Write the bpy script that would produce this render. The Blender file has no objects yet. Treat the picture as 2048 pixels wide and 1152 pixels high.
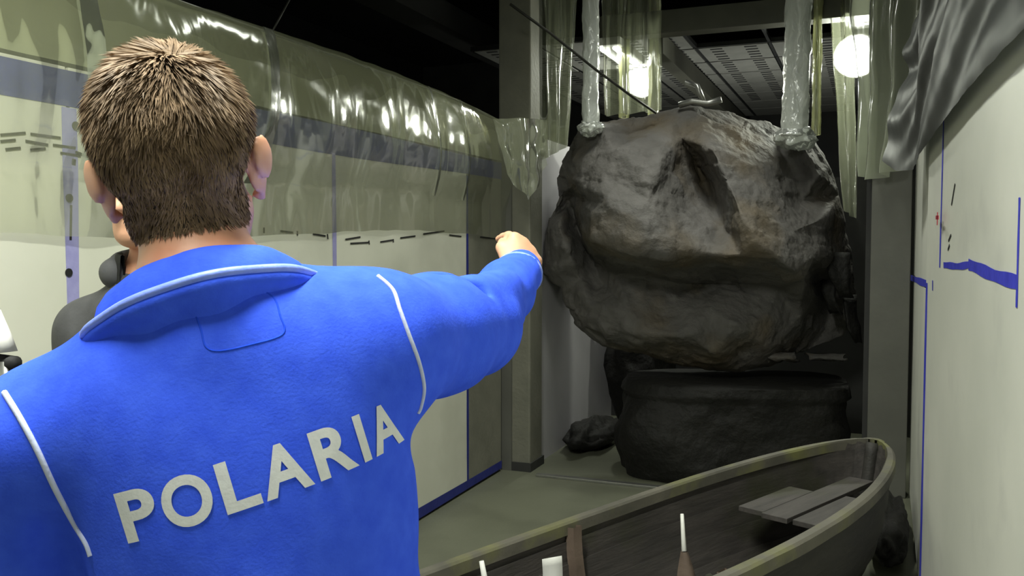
import bpy, bmesh, math, random
import numpy as np
from mathutils import Vector, Matrix, Euler, noise
from mathutils.bvhtree import BVHTree
from mathutils.geometry import delaunay_2d_cdt

random.seed(7); np.random.seed(7)
S = bpy.context.scene
COL = S.collection
R = math.radians

# ------------------------------------------------------------------ camera
# The corridor runs along world +Y; the camera is turned 22 degrees to its left.
YAW, PITCH, EYE, F = R(22.0), R(2.8), 1.55, 1774.0
cam_data = bpy.data.cameras.new('camera')
cam_data.sensor_width = 36.0
cam_data.lens = 36.0 * F / 2048.0
cam_data.clip_start = 0.02
cam = bpy.data.objects.new('camera', cam_data)
cam.location = (0, 0, EYE)
cam.rotation_euler = (R(90) - PITCH, 0, YAW)
COL.objects.link(cam)
S.camera = cam
CAMM = Euler(cam.rotation_euler).to_matrix()

# ------------------------------------------------------------------ world, view
world = bpy.data.worlds.new('world')
S.world = world
world.use_nodes = True
bgn = world.node_tree.nodes['Background']
bgn.inputs[0].default_value = (0.55, 0.60, 0.55, 1)
bgn.inputs[1].default_value = 0.05
S.view_settings.view_transform = 'Standard'
S.view_settings.look = 'None'
S.view_settings.gamma = 1.0
S.view_settings.use_curve_mapping = False
S.view_settings.exposure = 0.18

# lamps, the first two added out of view: (x, y, z, length, rotation, watts)
LAMPS = [(-0.88, 0.72, 3.30, 1.5, 0.0, 118),
         (-0.95, 4.75, 3.95, 1.0, 0.0, 18),
         (-1.90, 7.02, 3.04, 0.8, 0.0, 20)]
WORK_LAMPS = [(-2.02, 8.3, 3.10, 24), (-0.13, 7.40, 3.00, 40)]

# ------------------------------------------------------------------ helpers
def hd(X, D, z):
    """camera-heading frame (right, forward, up) -> world"""
    c, s = math.cos(YAW), math.sin(YAW)
    return Vector((X * c - D * s, X * s + D * c, z))

def px(u, v, D):
    """world point that photograph pixel (u,v) shows at forward distance D"""
    d = CAMM @ Vector(((u - 1024) / F, (576 - v) / F, -1.0))
    h = Vector((-math.sin(YAW), math.cos(YAW), 0))
    d = d * (D / d.dot(h))
    return Vector((0, 0, EYE)) + d

def mesh_from(name, verts, faces, smooth=False):
    me = bpy.data.meshes.new(name)
    if isinstance(verts, np.ndarray):
        verts = verts.tolist()
    if isinstance(faces, np.ndarray):
        faces = faces.tolist()
    me.from_pydata(verts, [], faces)
    me.update()
    if smooth:
        me.polygons.foreach_set('use_smooth', [True] * len(me.polygons))
    return me

def link(name, me, mat=None, parent=None, loc=None, rotz=None):
    o = bpy.data.objects.new(name, me)
    COL.objects.link(o)
    if mat is not None and me is not None:
        me.materials.clear()
        me.materials.append(mat)
    if parent is not None:
        o.parent = parent
    if loc is not None:
        o.location = loc
    if rotz is not None:
        o.rotation_euler = (0, 0, rotz)
    return o

def tag(o, label, cat, group=None, kind=None):
    o['label'] = label
    o['category'] = cat
    if group:
        o['group'] = group
    if kind:
        o['kind'] = kind
    return o

def empty(name, loc, rotz=0.0):
    o = bpy.data.objects.new(name, None)
    COL.objects.link(o)
    o.location = loc
    o.rotation_euler = (0, 0, rotz)
    o.empty_display_size = 0.1
    return o

class MB:
    """collects geometry for one mesh"""
    def __init__(self):
        self.v = []; self.f = []
    def box(self, lo, hi):
        b = len(self.v)
        for z in (lo[2], hi[2]):
            for x, y in ((lo[0], lo[1]), (hi[0], lo[1]), (hi[0], hi[1]), (lo[0], hi[1])):
                self.v.append((x, y, z))
        for q in ((3, 2, 1, 0), (4, 5, 6, 7), (0, 1, 5, 4), (1, 2, 6, 5), (2, 3, 7, 6), (3, 0, 4, 7)):
            self.f.append(tuple(b + i for i in q))
        return self
    def obox(self, c, ax, ay, az):
        """oriented box, half axes"""
        b = len(self.v)
        c, ax, ay, az = Vector(c), Vector(ax), Vector(ay), Vector(az)
        for sz in (-1, 1):
            for sx, sy in ((-1, -1), (1, -1), (1, 1), (-1, 1)):
                self.v.append(tuple(c + ax * sx + ay * sy + az * sz))
        for q in ((3, 2, 1, 0), (4, 5, 6, 7), (0, 1, 5, 4), (1, 2, 6, 5), (2, 3, 7, 6), (3, 0, 4, 7)):
            self.f.append(tuple(b + i for i in q))
        return self
    def bar(self, a, b_, w, h, up=(0, 0, 1)):
        a, b_ = Vector(a), Vector(b_)
        d = b_ - a
        x = d.normalized()
        y = Vector(up).cross(x)
        if y.length < 1e-4:
            y = Vector((1, 0, 0)).cross(x)
        y.normalize()
        z = x.cross(y)
        return self.obox((a + b_) / 2, d / 2, y * w / 2, z * h / 2)
    def tube(self, pts, r, seg=8, cap=True):
        pts = [Vector(p) for p in pts]
        n = len(pts)
        rr = r if isinstance(r, (list, tuple)) else [r] * n
        t0 = (pts[1] - pts[0]).normalized()
        u = t0.orthogonal().normalized()
        base = len(self.v)
        for i, p in enumerate(pts):
            t = (pts[min(i + 1, n - 1)] - pts[max(i - 1, 0)])
            if t.length < 1e-9:
                t = t0
            t = t.normalized()
            u = (u - t * u.dot(t))
            u = u.normalized() if u.length > 1e-6 else t.orthogonal().normalized()
            w = t.cross(u)
            for k in range(seg):
                a = 2 * math.pi * k / seg
                self.v.append(tuple(p + (u * math.cos(a) + w * math.sin(a)) * rr[i]))
        for i in range(n - 1):
            for k in range(seg):
                a = base + i * seg + k
                b = base + i * seg + (k + 1) % seg
                self.f.append((a, b, b + seg, a + seg))
        if cap:
            self.f.append(tuple(base + k for k in reversed(range(seg))))
            self.f.append(tuple(base + (n - 1) * seg + k for k in range(seg)))
        return self
    def grid(self, pts2d):
        """pts2d: rows of points"""
        b = len(self.v)
        nr, nc = len(pts2d), len(pts2d[0])
        for row in pts2d:
            for p in row:
                self.v.append(tuple(p))
        for i in range(nr - 1):
            for j in range(nc - 1):
                a = b + i * nc + j
                self.f.append((a, a + 1, a + nc + 1, a + nc))
        return self
    def mesh(self, name, smooth=False):
        return mesh_from(name, self.v, self.f, smooth)
    def build(self, name, mat, parent=None, smooth=False, bevel=0.0, loc=None, rotz=None, solid=0.0):
        me = self.mesh(name, smooth)
        if bevel > 0:
            bm = bmesh.new(); bm.from_mesh(me)
            bmesh.ops.bevel(bm, geom=bm.edges[:], offset=bevel, segments=2, affect='EDGES', profile=0.6)
            bm.to_mesh(me); bm.free()
        o = link(name, me, mat, parent, loc, rotz)
        if solid:
            m = o.modifiers.new('thickness', 'SOLIDIFY'); m.thickness = solid; m.offset = 0
        return o

# ------------------------------------------------------------------ materials
def srgb(r, g, b):
    f = lambda c: (c / 255 / 12.92) if c / 255 <= 0.04045 else ((c / 255 + 0.055) / 1.055) ** 2.4
    return (f(r), f(g), f(b), 1)

def nt(name):
    m = bpy.data.materials.new(name)
    m.use_nodes = True
    m.node_tree.nodes.clear()
    return m, m.node_tree.nodes, m.node_tree.links

def mat_noise(name, c1, c2, scale=8, rough=0.6, bump=0.2, bscale=None, detail=6, spec=0.4,
              stretch=(1, 1, 1), c3=None, s3=2.0, f3=(0.55, 0.7), metallic=0.0, bdist=0.01, coat=0.0, sheen=0.0):
    m, N, L = nt(name)
    out = N.new('ShaderNodeOutputMaterial'); p = N.new('ShaderNodeBsdfPrincipled')
    tc = N.new('ShaderNodeTexCoord'); mp = N.new('ShaderNodeMapping')
    mp.inputs['Scale'].default_value = stretch
    L.new(tc.outputs['Object'], mp.inputs[0])
    n1 = N.new('ShaderNodeTexNoise'); n1.inputs['Scale'].default_value = scale; n1.inputs['Detail'].default_value = detail
    L.new(mp.outputs[0], n1.inputs[0])
    cr = N.new('ShaderNodeValToRGB')
    cr.color_ramp.elements[0].position = 0.3; cr.color_ramp.elements[0].color = c1
    cr.color_ramp.elements[1].position = 0.7; cr.color_ramp.elements[1].color = c2
    L.new(n1.outputs[0], cr.inputs[0])
    colout = cr.outputs[0]
    if c3 is not None:
        n3 = N.new('ShaderNodeTexNoise'); n3.inputs['Scale'].default_value = s3; n3.inputs['Detail'].default_value = 4
        mp3 = N.new('ShaderNodeMapping'); mp3.inputs['Location'].default_value = (3.1, 7.7, 1.3)
        L.new(tc.outputs['Object'], mp3.inputs[0]); L.new(mp3.outputs[0], n3.inputs[0])
        r3 = N.new('ShaderNodeMapRange'); r3.inputs[1].default_value = f3[0]; r3.inputs[2].default_value = f3[1]
        L.new(n3.outputs[0], r3.inputs[0])
        mx = N.new('ShaderNodeMix'); mx.data_type = 'RGBA'
        L.new(r3.outputs[0], mx.inputs[0]); L.new(colout, mx.inputs[6]); mx.inputs[7].default_value = c3
        colout = mx.outputs[2]
    L.new(colout, p.inputs['Base Color'])
    p.inputs['Roughness'].default_value = rough
    p.inputs['Specular IOR Level'].default_value = spec
    p.inputs['Metallic'].default_value = metallic
    p.inputs['Coat Weight'].default_value = coat
    p.inputs['Sheen Weight'].default_value = sheen
    if bump > 0:
        nb = N.new('ShaderNodeTexNoise'); nb.inputs['Scale'].default_value = bscale or scale * 4; nb.inputs['Detail'].default_value = 6
        L.new(mp.outputs[0], nb.inputs[0])
        b = N.new('ShaderNodeBump'); b.inputs['Strength'].default_value = bump; b.inputs['Distance'].default_value = bdist
        L.new(nb.outputs[0], b.inputs['Height']); L.new(b.outputs[0], p.inputs['Normal'])
    L.new(p.outputs[0], out.inputs[0])
    return m

def mat_film(name, tint, body=0.35, gloss=0.18, rough=0.12, bscale=9, bstr=0.6, stretch=(1, 1, 1), bdist=0.03, trans=(1, 1, 1, 1), fres=0.35):
    """thin plastic sheet: part clear, part milky, with crumpled gloss"""
    m, N, L = nt(name)
    out = N.new('ShaderNodeOutputMaterial')
    tc = N.new('ShaderNodeTexCoord'); mp = N.new('ShaderNodeMapping'); mp.inputs['Scale'].default_value = stretch
    L.new(tc.outputs['Object'], mp.inputs[0])
    nb = N.new('ShaderNodeTexNoise'); nb.inputs['Scale'].default_value = bscale; nb.inputs['Detail'].default_value = 3
    nb.inputs['Distortion'].default_value = 0.6
    L.new(mp.outputs[0], nb.inputs[0])
    bm_ = N.new('ShaderNodeBump'); bm_.inputs['Strength'].default_value = bstr; bm_.inputs['Distance'].default_value = bdist
    L.new(nb.outputs[0], bm_.inputs['Height'])
    tr = N.new('ShaderNodeBsdfTransparent'); tr.inputs[0].default_value = trans
    df = N.new('ShaderNodeBsdfDiffuse'); df.inputs[0].default_value = tint
    tl = N.new('ShaderNodeBsdfTranslucent'); tl.inputs[0].default_value = tint
    L.new(bm_.outputs[0], df.inputs['Normal'])
    m1 = N.new('ShaderNodeMixShader'); m1.inputs[0].default_value = 0.4
    L.new(df.outputs[0], m1.inputs[1]); L.new(tl.outputs[0], m1.inputs[2])
    m2 = N.new('ShaderNodeMixShader'); m2.inputs[0].default_value = body
    L.new(tr.outputs[0], m2.inputs[1]); L.new(m1.outputs[0], m2.inputs[2])
    gl = N.new('ShaderNodeBsdfGlossy'); gl.inputs['Roughness'].default_value = rough
    L.new(bm_.outputs[0], gl.inputs['Normal'])
    fr = N.new('ShaderNodeFresnel'); fr.inputs[0].default_value = 1.5
    L.new(bm_.outputs[0], fr.inputs['Normal'])
    ma = N.new('ShaderNodeMath'); ma.operation = 'MULTIPLY_ADD'; ma.inputs[1].default_value = fres; ma.inputs[2].default_value = gloss
    ma.use_clamp = True
    L.new(fr.outputs[0], ma.inputs[0])
    m3 = N.new('ShaderNodeMixShader')
    L.new(ma.outputs[0], m3.inputs[0]); L.new(m2.outputs[0], m3.inputs[1]); L.new(gl.outputs[0], m3.inputs[2])
    L.new(m3.outputs[0], out.inputs[0])
    return m

def mat_emit(name, col, strength):
    m, N, L = nt(name)
    out = N.new('ShaderNodeOutputMaterial'); e = N.new('ShaderNodeEmission')
    e.inputs[0].default_value = col; e.inputs[1].default_value = strength
    L.new(e.outputs[0], out.inputs[0])
    return m

M = {}
M['panel'] = mat_noise('panel', srgb(214, 215, 198), srgb(224, 224, 208), 3, 0.45, 0.05, 30, c3=srgb(198, 198, 182), s3=1.6, f3=(0.55, 0.8))
M['panel_right'] = mat_noise('panel_right', srgb(212, 213, 203), srgb(224, 224, 214), 2.5, 0.5, 0.06, 25, c3=srgb(190, 190, 184), s3=2.6, f3=(0.55, 0.85))
M['panel_grey'] = mat_noise('panel_grey', srgb(198, 196, 200), srgb(212, 210, 213), 2, 0.6, 0.05)
M['tape'] = mat_noise('tape', srgb(58, 62, 190), srgb(74, 78, 215), 20, 0.45, 0.1)
M['tape_pale'] = mat_noise('tape_pale', srgb(150, 148, 200), srgb(166, 164, 212), 20, 0.45, 0.1)
M['tape_dark'] = mat_noise('tape_dark', srgb(36, 44, 118), srgb(46, 54, 138), 20, 0.5, 0.1)
M['ink'] = mat_noise('ink', srgb(26, 26, 26), srgb(40, 40, 40), 20, 0.7, 0)
M['red_ink'] = mat_noise('red_ink', srgb(170, 40, 60), srgb(190, 50, 70), 20, 0.7, 0)
M['floor'] = mat_noise('floor', srgb(102, 104, 88), srgb(116, 118, 101), 1.2, 0.42, 0.08, 60, c3=srgb(82, 83, 70), s3=1.4, f3=(0.5, 0.8))
M['concrete'] = mat_noise('concrete', srgb(112, 112, 100), srgb(128, 127, 114), 5, 0.7, 0.25, 40)
M['steel'] = mat_noise('steel', srgb(92, 92, 86), srgb(104, 104, 97), 3, 0.5, 0.08, 30)
M['dark'] = mat_noise('dark', srgb(22, 23, 24), srgb(32, 33, 34), 3, 0.8, 0.1)
M['dark2'] = mat_noise('dark2', srgb(48, 48, 48), srgb(60, 60, 58), 3, 0.7, 0.1)
M['tile'] = mat_noise('tile', srgb(120, 120, 116), srgb(132, 132, 127), 6, 0.8, 0.1)
M['beam'] = mat_noise('beam', srgb(74, 74, 66), srgb(88, 88, 78), 3, 0.6, 0.1)
M['lamp_white'] = mat_noise('lamp_white', srgb(225, 225, 220), srgb(235, 235, 230), 5, 0.4, 0)
M['metal'] = mat_noise('metal', srgb(150, 150, 146), srgb(170, 170, 165), 6, 0.35, 0.1, metallic=0.8)
M['rock'] = mat_noise('rock', srgb(76, 74, 71), srgb(104, 101, 98), 3.2, 0.75, 0.7, 14, detail=9, c3=srgb(92, 80, 60), s3=1.8, f3=(0.52, 0.75), bdist=0.03)
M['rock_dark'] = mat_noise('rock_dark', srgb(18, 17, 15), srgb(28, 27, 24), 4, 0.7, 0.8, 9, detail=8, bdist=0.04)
M['boat_in'] = mat_noise('boat_in', srgb(62, 59, 57), srgb(84, 79, 76), 4, 0.65, 0.25, 14, stretch=(1, 6, 6), c3=srgb(66, 66, 52), s3=3)
M['boat_out'] = mat_noise('boat_out', srgb(48, 46, 44), srgb(62, 60, 56), 4, 0.65, 0.25, 14, stretch=(1, 6, 6))
M['gunwale'] = mat_noise('gunwale', srgb(84, 82, 74), srgb(112, 108, 96), 5, 0.6, 0.4, 18, c3=srgb(116, 116, 74), s3=5, f3=(0.5, 0.7))
M['wood_brown'] = mat_noise('wood_brown', srgb(98, 84, 74), srgb(120, 104, 92), 10, 0.6, 0.2)
M['white'] = mat_noise('white', srgb(225, 224, 218), srgb(236, 235, 230), 10, 0.5, 0.05)
M['fleece'] = mat_noise('fleece', srgb(56, 90, 238), srgb(66, 102, 248), 40, 0.9, 0.25, 260, spec=0.1, bdist=0.002)
M['fleece_seam'] = mat_noise('fleece_seam', srgb(36, 76, 222), srgb(44, 86, 232), 40, 0.9, 0.1, spec=0.1)
M['piping'] = mat_noise('piping', srgb(190, 200, 232), srgb(205, 213, 238), 60, 0.4, 0.1)
M['collar_piping'] = mat_noise('collar_piping', srgb(122, 148, 250), srgb(138, 162, 252), 60, 0.5, 0.1)
M['print'] = mat_noise('print', srgb(208, 211, 214), srgb(220, 223, 224), 60, 0.4, 0.05)
M['skin'] = mat_noise('skin', srgb(206, 152, 120), srgb(218, 168, 138), 14, 0.5, 0.12, 90, c3=srgb(204, 134, 106), s3=9, f3=(0.5, 0.8), bdist=0.002)
M['hair'] = mat_noise('hair', srgb(100, 82, 64), srgb(158, 134, 108), 45, 0.6, 0.0, spec=0.2)
M['scalp'] = mat_noise('scalp', srgb(44, 35, 27), srgb(62, 50, 38), 50, 0.7, 0.4, 200, bdist=0.003)
M['trousers'] = mat_noise('trousers', srgb(36, 40, 52), srgb(46, 50, 62), 30, 0.85, 0.2, 200, bdist=0.002)
M['shoe'] = mat_noise('shoe', srgb(30, 28, 26), srgb(42, 38, 36), 20, 0.5, 0.1)
M['grey_jacket'] = mat_noise('grey_jacket', srgb(66, 66, 68), srgb(82, 82, 84), 20, 0.7, 0.2, 120, bdist=0.003)
M['black_cloth'] = mat_noise('black_cloth', srgb(22, 22, 22), srgb(34, 34, 34), 20, 0.7, 0.2, 120, bdist=0.003)
M['eye'] = mat_noise('eye', srgb(225, 222, 218), srgb(235, 232, 228), 5, 0.2, 0)
M['cable'] = mat_noise('cable', srgb(40, 40, 36), srgb(54, 54, 48), 12, 0.5, 0)
M['film_fold'] = mat_film('film_fold', srgb(204, 208, 168), 0.85, 0.03, 0.2, 3, 0.4, (1, 1, 0.6), fres=0.3)
M['film'] = mat_film('film', srgb(200, 204, 170), 0.33, 0.03, 0.10, 3, 0.4, (1, 1, 0.6), fres=0.45)
M['film_clear'] = mat_film('film_clear', srgb(200, 206, 176), 0.36, 0.10, 0.10, 2.5, 0.7, (1, 1, 0.35), fres=0.6)
M['film_milky'] = mat_film('film_milky', srgb(208, 215, 190), 0.50, 0.10, 0.14, 3, 0.8, (1, 1, 0.4), fres=0.7)
M['film_dark'] = mat_film('film_dark', srgb(66, 69, 67), 0.88, 0.015, 0.42, 2.0, 0.4, (1, 1, 1), trans=srgb(110, 115, 112), fres=0.14)
M['wrap'] = mat_film('wrap', srgb(242, 246, 240), 0.95, 0.16, 0.22, 18, 0.8, (1, 1, 0.6), bdist=0.02, fres=0.5)
M['wrap_yellow'] = mat_film('wrap_yellow', srgb(216, 220, 160), 0.75, 0.25, 0.15, 14, 1.0, (1, 1, 0.3), bdist=0.02, fres=0.6)

# ================================================================== STRUCTURE
def nz(x, y, z, s=1.0):
    return noise.noise(Vector((x * s, y * s, z * s)))

floor = MB().box((-6.5, -2.5, -0.1), (2.5, 12.5, 0)).build('floor', M['floor'])
tag(floor, 'smooth grey-green corridor floor under the boat', 'floor', kind='structure')
ceil = MB().box((-6.5, -2.5, 4.3), (2.5, 12.5, 4.4)).build('ceiling', M['dark'])
tag(ceil, 'unlit black ceiling void above the panel wall', 'ceiling', kind='structure')
wfar = MB().box((-6.6, -2.5, 0), (-6.5, 12.5, 4.3)).build('wall_far', M['dark'])
tag(wfar, 'black far wall beyond the plastic covered partition', 'wall', kind='structure')
wend = MB().box((-6.5, 12.4, 0), (2.5, 12.5, 4.3)).build('wall_end', M['dark2'])
tag(wend, 'dark end wall beyond the perforated ceiling tiles', 'wall', kind='structure')
wout = MB().box((2.4, -2.5, 0), (2.5, 12.4, 4.3)).build('wall_outer', M['dark'])
tag(wout, 'dark outer wall hidden behind the right partition', 'wall', kind='structure')
wbeh = MB().box((-6.5, -2.5, 0), (2.5, -2.4, 4.3)).build('wall_behind', M['panel'])
tag(wbeh, 'pale wall closing the corridor opposite the hanging rock', 'wall', kind='structure')

# --- left partition: backing with separate panels
XL = -2.32
wl = MB().box((XL - 0.10, -1.6, 0), (XL - 0.016, 5.56, 2.08)).build('wall_left', M['dark2'])
tag(wl, 'long partition of cream panels under draped plastic film', 'wall', kind='structure')
joints = [-1.58, -0.88, 0.59, 2.06, 3.53, 5.0, 5.55]
for a, b in zip(joints[:-1], joints[1:]):
    MB().box((XL - 0.015, a + 0.006, 0.03), (XL, b - 0.006, 2.10)).build('panel', M['panel'] if b < 5.2 else M['concrete'], wl, bevel=0.003)
# tape over the joints and edges
def tapestrip(p0, p1, w, mat, nrm, name='tape_strip', parent=wl, waver=0.0, n=10):
    p0, p1, nrm = Vector(p0), Vector(p1), Vector(nrm).normalized()
    d = (p1 - p0); side = nrm.cross(d.normalized())
    rows = []
    for i in range(n + 1):
        t = i / n
        c = p0 + d * t + side * waver * math.sin(t * 5.1 + p0.z)
        ww = w * (0.5 + 0.06 * math.sin(t * 13 + p0.y))
        rows.append([c - side * ww + nrm * 0.0012, c + side * ww + nrm * 0.0018])
    return MB().grid(rows).build(name, mat, parent, solid=0.0008)
NL = (1, 0, 0)
tapestrip((XL, 2.06, 0.03), (XL, 2.06, 1.975), 0.052, M['tape_pale'], NL, waver=0.003)
tapestrip((XL, 3.53, 0.03), (XL, 3.53, 1.975), 0.030, M['tape_pale'], NL)
tapestrip((XL, 5.0, 0.03), (XL, 5.0, 1.975), 0.028, M['tape_dark'], NL)
tapestrip((XL, 0.59, 0.03), (XL, 0.59, 2.10), 0.05, M['tape_pale'], NL)
tapestrip((XL, -1.5, 0.05), (XL, 5.55, 0.05), 0.06, M['tape_dark'], NL, waver=0.004, n=30)
tapestrip((XL, -1.5, 2.04), (XL, 5.55, 2.04), 0.125, M['tape_dark'], NL, waver=0.006, n=30)
# pen marks: black dots and dashes on the panels (flat print)
def on_left(u, v):
    d = CAMM @ Vector(((u - 1024) / F, (576 - v) / F, -1.0))
    t = XL / d.x
    return Vector((XL, d.y * t, EYE + d.z * t))
marks = MB()
def dash(u0, v0, u1, v1, w=0.008):
    a, b = on_left(u0, v0), on_left(u1, v1)
    marks.bar(a + Vector((0.0025, 0, 0)), b + Vector((0.0025, 0, 0)), 0.0015, w, up=(0, 0, 1))
for u0, v0, u1, v1 in [(527, 455, 527, 466), (560, 462, 585, 465), (594, 462, 594, 471), (625, 468, 650, 472),
                       (654, 468, 655, 478), (690, 479, 720, 474), (700, 487, 736, 485), (737, 481, 738, 489),
                       (760, 484, 785, 480), (786, 478, 786, 485), (800, 476, 830, 472), (846, 468, 888, 462),
                       (898, 470, 922, 473), (960, 474, 1000, 478), (0, 270, 50, 266), (60, 268, 120, 276),
                       (0, 283, 30, 280), (50, 282, 95, 290), (105, 290, 150, 296), (10, 299, 40, 296),
                       (60, 300, 90, 297), (120, 306, 160, 312), (150, 304, 190, 318)]:
    dash(u0, v0, u1, v1, 0.008)
def dot(u, v, r):
    c = on_left(u, v) + Vector((0.004, 0, 0))
    marks.tube([c - Vector((0.0015, 0, 0)), c + Vector((0.0015, 0, 0))], r, 14)
dot(137, 396, 0.013); dot(136, 545, 0.013); dot(150, 252, 0.014)
dash(141, 410, 140, 480, 0.008); dash(147, 318, 146, 330, 0.014)
marks.build('pen_marks', M['ink'], wl)

# --- right partition, two runs meeting at a step
RN0, RN1 = Vector((0.555, -0.35, 0)), Vector((0.205, 3.86, 0))
RF0, RF1 = Vector((0.222, 3.88, 0)), Vector((0.250, 6.02, 0))
dn = (RN1 - RN0).normalized(); nn = Vector((-dn.y, dn.x, 0))      # faces the corridor
df_ = (RF1 - RF0).normalized(); nf = Vector((-df_.y, df_.x, 0))
wr = MB()
for a, b, n_ in ((RN0, RN1, nn), (RF0, RF1, nf)):
    wr.obox((a + b) / 2 - n_ * 0.066 + Vector((0, 0, 1.04)), (b - a) / 2, n_ * 0.05, Vector((0, 0, 1.04)))
wr = wr.build('wall_right', M['dark2'])
tag(wr, 'white partition with blue tape beside the boat bow', 'wall', kind='structure')
def rpanel(a, b, n_, z0, z1, th=0.016):
    d = (b - a)
    return MB().obox((a + b) / 2 - n_ * th / 2 + Vector((0, 0, (z0 + z1) / 2)), d / 2 - d.normalized() * 0.003,
                     n_ * th / 2, Vector((0, 0, (z1 - z0) / 2 - 0.003))).build('panel', M['panel_right'], wr, bevel=0.002)
RM = RN0 + dn * 2.05
rpanel(RN0, RM, nn, 0.02, 2.1); rpanel(RM, RN1, nn, 0.02, 2.1)
rpanel(RF0, RF1, nf, 0.02, 1.36); rpanel(RF0, RF1, nf, 1.36, 2.1)
def on_right(u, v, near=True):
    o_, n_ = (RN0, nn) if near else (RF0, nf)
    d = CAMM @ Vector(((u - 1024) / F, (576 - v) / F, -1.0))
    t = (o_ - Vector((0, 0, 0))).dot(n_) / d.dot(n_)
    return Vector((0, 0, EYE)) + d * t
def rtape(u0, v0, u1, v1, w, mat='tape', near=True, waver=0.0):
    tapestrip(on_right(u0, v0, near), on_right(u1, v1, near), w, M[mat], nn if near else nf, parent=wr, waver=waver)
rtape(1888, 532, 1938, 530, 0.022, waver=0.003); rtape(1938, 531, 2036, 565, 0.035, waver=0.003)
rtape(2040, 395, 2034, 615, 0.016)
tapestrip(RN1 + Vector((0, 0, 0.03)) - dn * 0.03, RN1 + Vector((0, 0, 1.40)) - dn * 0.03, 0.035, M['tape'], nn, parent=wr)
rtape(1888, 235, 1880, 535, 0.022)
rtape(1822, 556, 1866, 571, 0.035, near=False, waver=0.002)
rm = MB()
for u0, v0, u1, v1 in [(1911, 368, 1904, 410), (1903, 470, 1898, 482), (1900, 490, 1897, 500)]:
    a, b = on_right(u0, v0), on_right(u1, v1)
    rm.bar(a + nn * 0.002, b + nn * 0.002, 0.008, 0.0015, up=nn)
rm.build('pen_marks', M['ink'], wr)
rr_ = MB()
c = on_right(1876, 436, False) ; rr_.bar(c + nf * 0.002 + Vector((0, -0.06, 0)), c + nf * 0.002 + Vector((0, 0.08, 0.004)), 0.0015, 0.014)
rr_.bar(c + nf * 0.002 + Vector((0, 0, 0.02)), c + nf * 0.002 + Vector((0, 0.0, -0.025)), 0.0015, 0.03, up=(0, 1, 0))
rr_.build('red_mark', M['red_ink'], wr)

# --- columns
pil = MB().box((-2.36, 5.6, 0), (-2.13, 5.84, 4.3)).build('concrete_pillar', M['concrete'], bevel=0.012)
tag(pil, 'square grey concrete pillar at the end of the left panels', 'pillar', kind='structure')
MB().box((-2.365, 5.58, 0), (-2.26, 5.60, 2.3)).build('cover_strip', M['steel'], pil)
MB().box((-2.375, 5.585, 0), (-2.12, 5.855, 0.06)).build('skirting', M['dark2'], pil)
post = MB().box((0.0, 5.86, 0), (0.225, 6.06, 4.3)).build('steel_post', M['steel'], bevel=0.006)
tag(post, 'grey steel post between the rock and the right partition', 'post', kind='structure')
MB().box((-0.03, 5.94, 0), (0.0, 5.98, 4.3)).build('flange', M['dark2'], post)

# --- low grey wall behind the rock, rear ceiling
wb = MB().box((-3.2, 7.75, 0), (1.2, 7.85, 2.1)).build('wall_back', M['dark2'])
tag(wb, 'low dark wall in the shade behind the hanging rock', 'wall', kind='structure')
ws = MB().box((-2.26, 5.86, 0), (-2.16, 7.75, 2.3)).build('wall_side', M['panel_grey'])
tag(ws, 'pale grey wall panel beyond the concrete pillar', 'wall', kind='structure')
cb = MB()
for i in range(9):
    cb.box((-3.2 + i * 0.6 - 0.012, 7.0, 3.205), (-3.2 + i * 0.6 + 0.012, 11.8, 3.24))
for j in range(9):
    cb.box((-3.2, 7.0 + j * 0.6 - 0.012, 3.205), (1.6, 7.0 + j * 0.6 + 0.012, 3.24))
cb = cb.build('ceiling_back', M['dark'])
tag(cb, 'grid of perforated grey ceiling tiles behind the rock', 'ceiling', kind='structure')
tile = None
tm = MB()
tm.box((-0.282, -0.282, 0), (0.282, 0.282, 0.015))
tmesh = tm.mesh('ceiling_tile')
tmesh.materials.append(M['tile'])
pm = MB()
for k in range(5):
    for q in (-0.14, 0.14):
        pm.box((q - 0.05, -0.24 + k * 0.105, -0.003), (q + 0.05, -0.21 + k * 0.105, 0.0))
pmesh = pm.mesh('perforation'); pmesh.materials.append(M['dark'])
for i in range(8):
    for j in range(8):
        if j == 0 and i in (3, 4):
            continue
        t = bpy.data.objects.new('ceiling_tile', tmesh); COL.objects.link(t); t.parent = cb
        t.location = (-2.9 + i * 0.6, 7.3 + j * 0.6, 3.20)
        if j < 6:
            q = bpy.data.objects.new('perforation', pmesh); COL.objects.link(q); q.parent = t

def beam(name, a, b, w, h, mat, label):
    o = MB().bar(a, b, w, h).build(name, M[mat], bevel=0.005)
    return tag(o, label, 'beam', kind='structure')
beam('steel_beam', (-2.1, 6.75, 3.22), (1.4, 6.75, 3.22), 0.16, 0.17, 'beam', 'olive steel lintel beam crossing above the hanging rock')
beam('steel_beam', (-1.57, 6.84, 3.10), (-1.57, 12.3, 3.10), 0.12, 0.16, 'beam', 'long steel beam running away under the rear ceiling tiles')
beam('steel_beam', (-3.6, 3.5, 3.55), (-3.6, 12.3, 3.55), 0.3, 0.22, 'dark2', 'dim boxed duct running through the black ceiling void')
beam('dark_column', (-4.9, 4.7, 0.0), (-4.9, 4.7, 4.28), 0.34, 0.34, 'dark2', 'dim square column in the darkness behind the left film')
th = MB().bar((-2.05, 5.52, 0.008), (-0.9, 5.52, 0.008), 0.05, 0.016).build('threshold_strip', M['metal'], bevel=0.003)
tag(th, 'thin metal threshold strip across the floor by the pillar', 'threshold', kind='structure')

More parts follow.
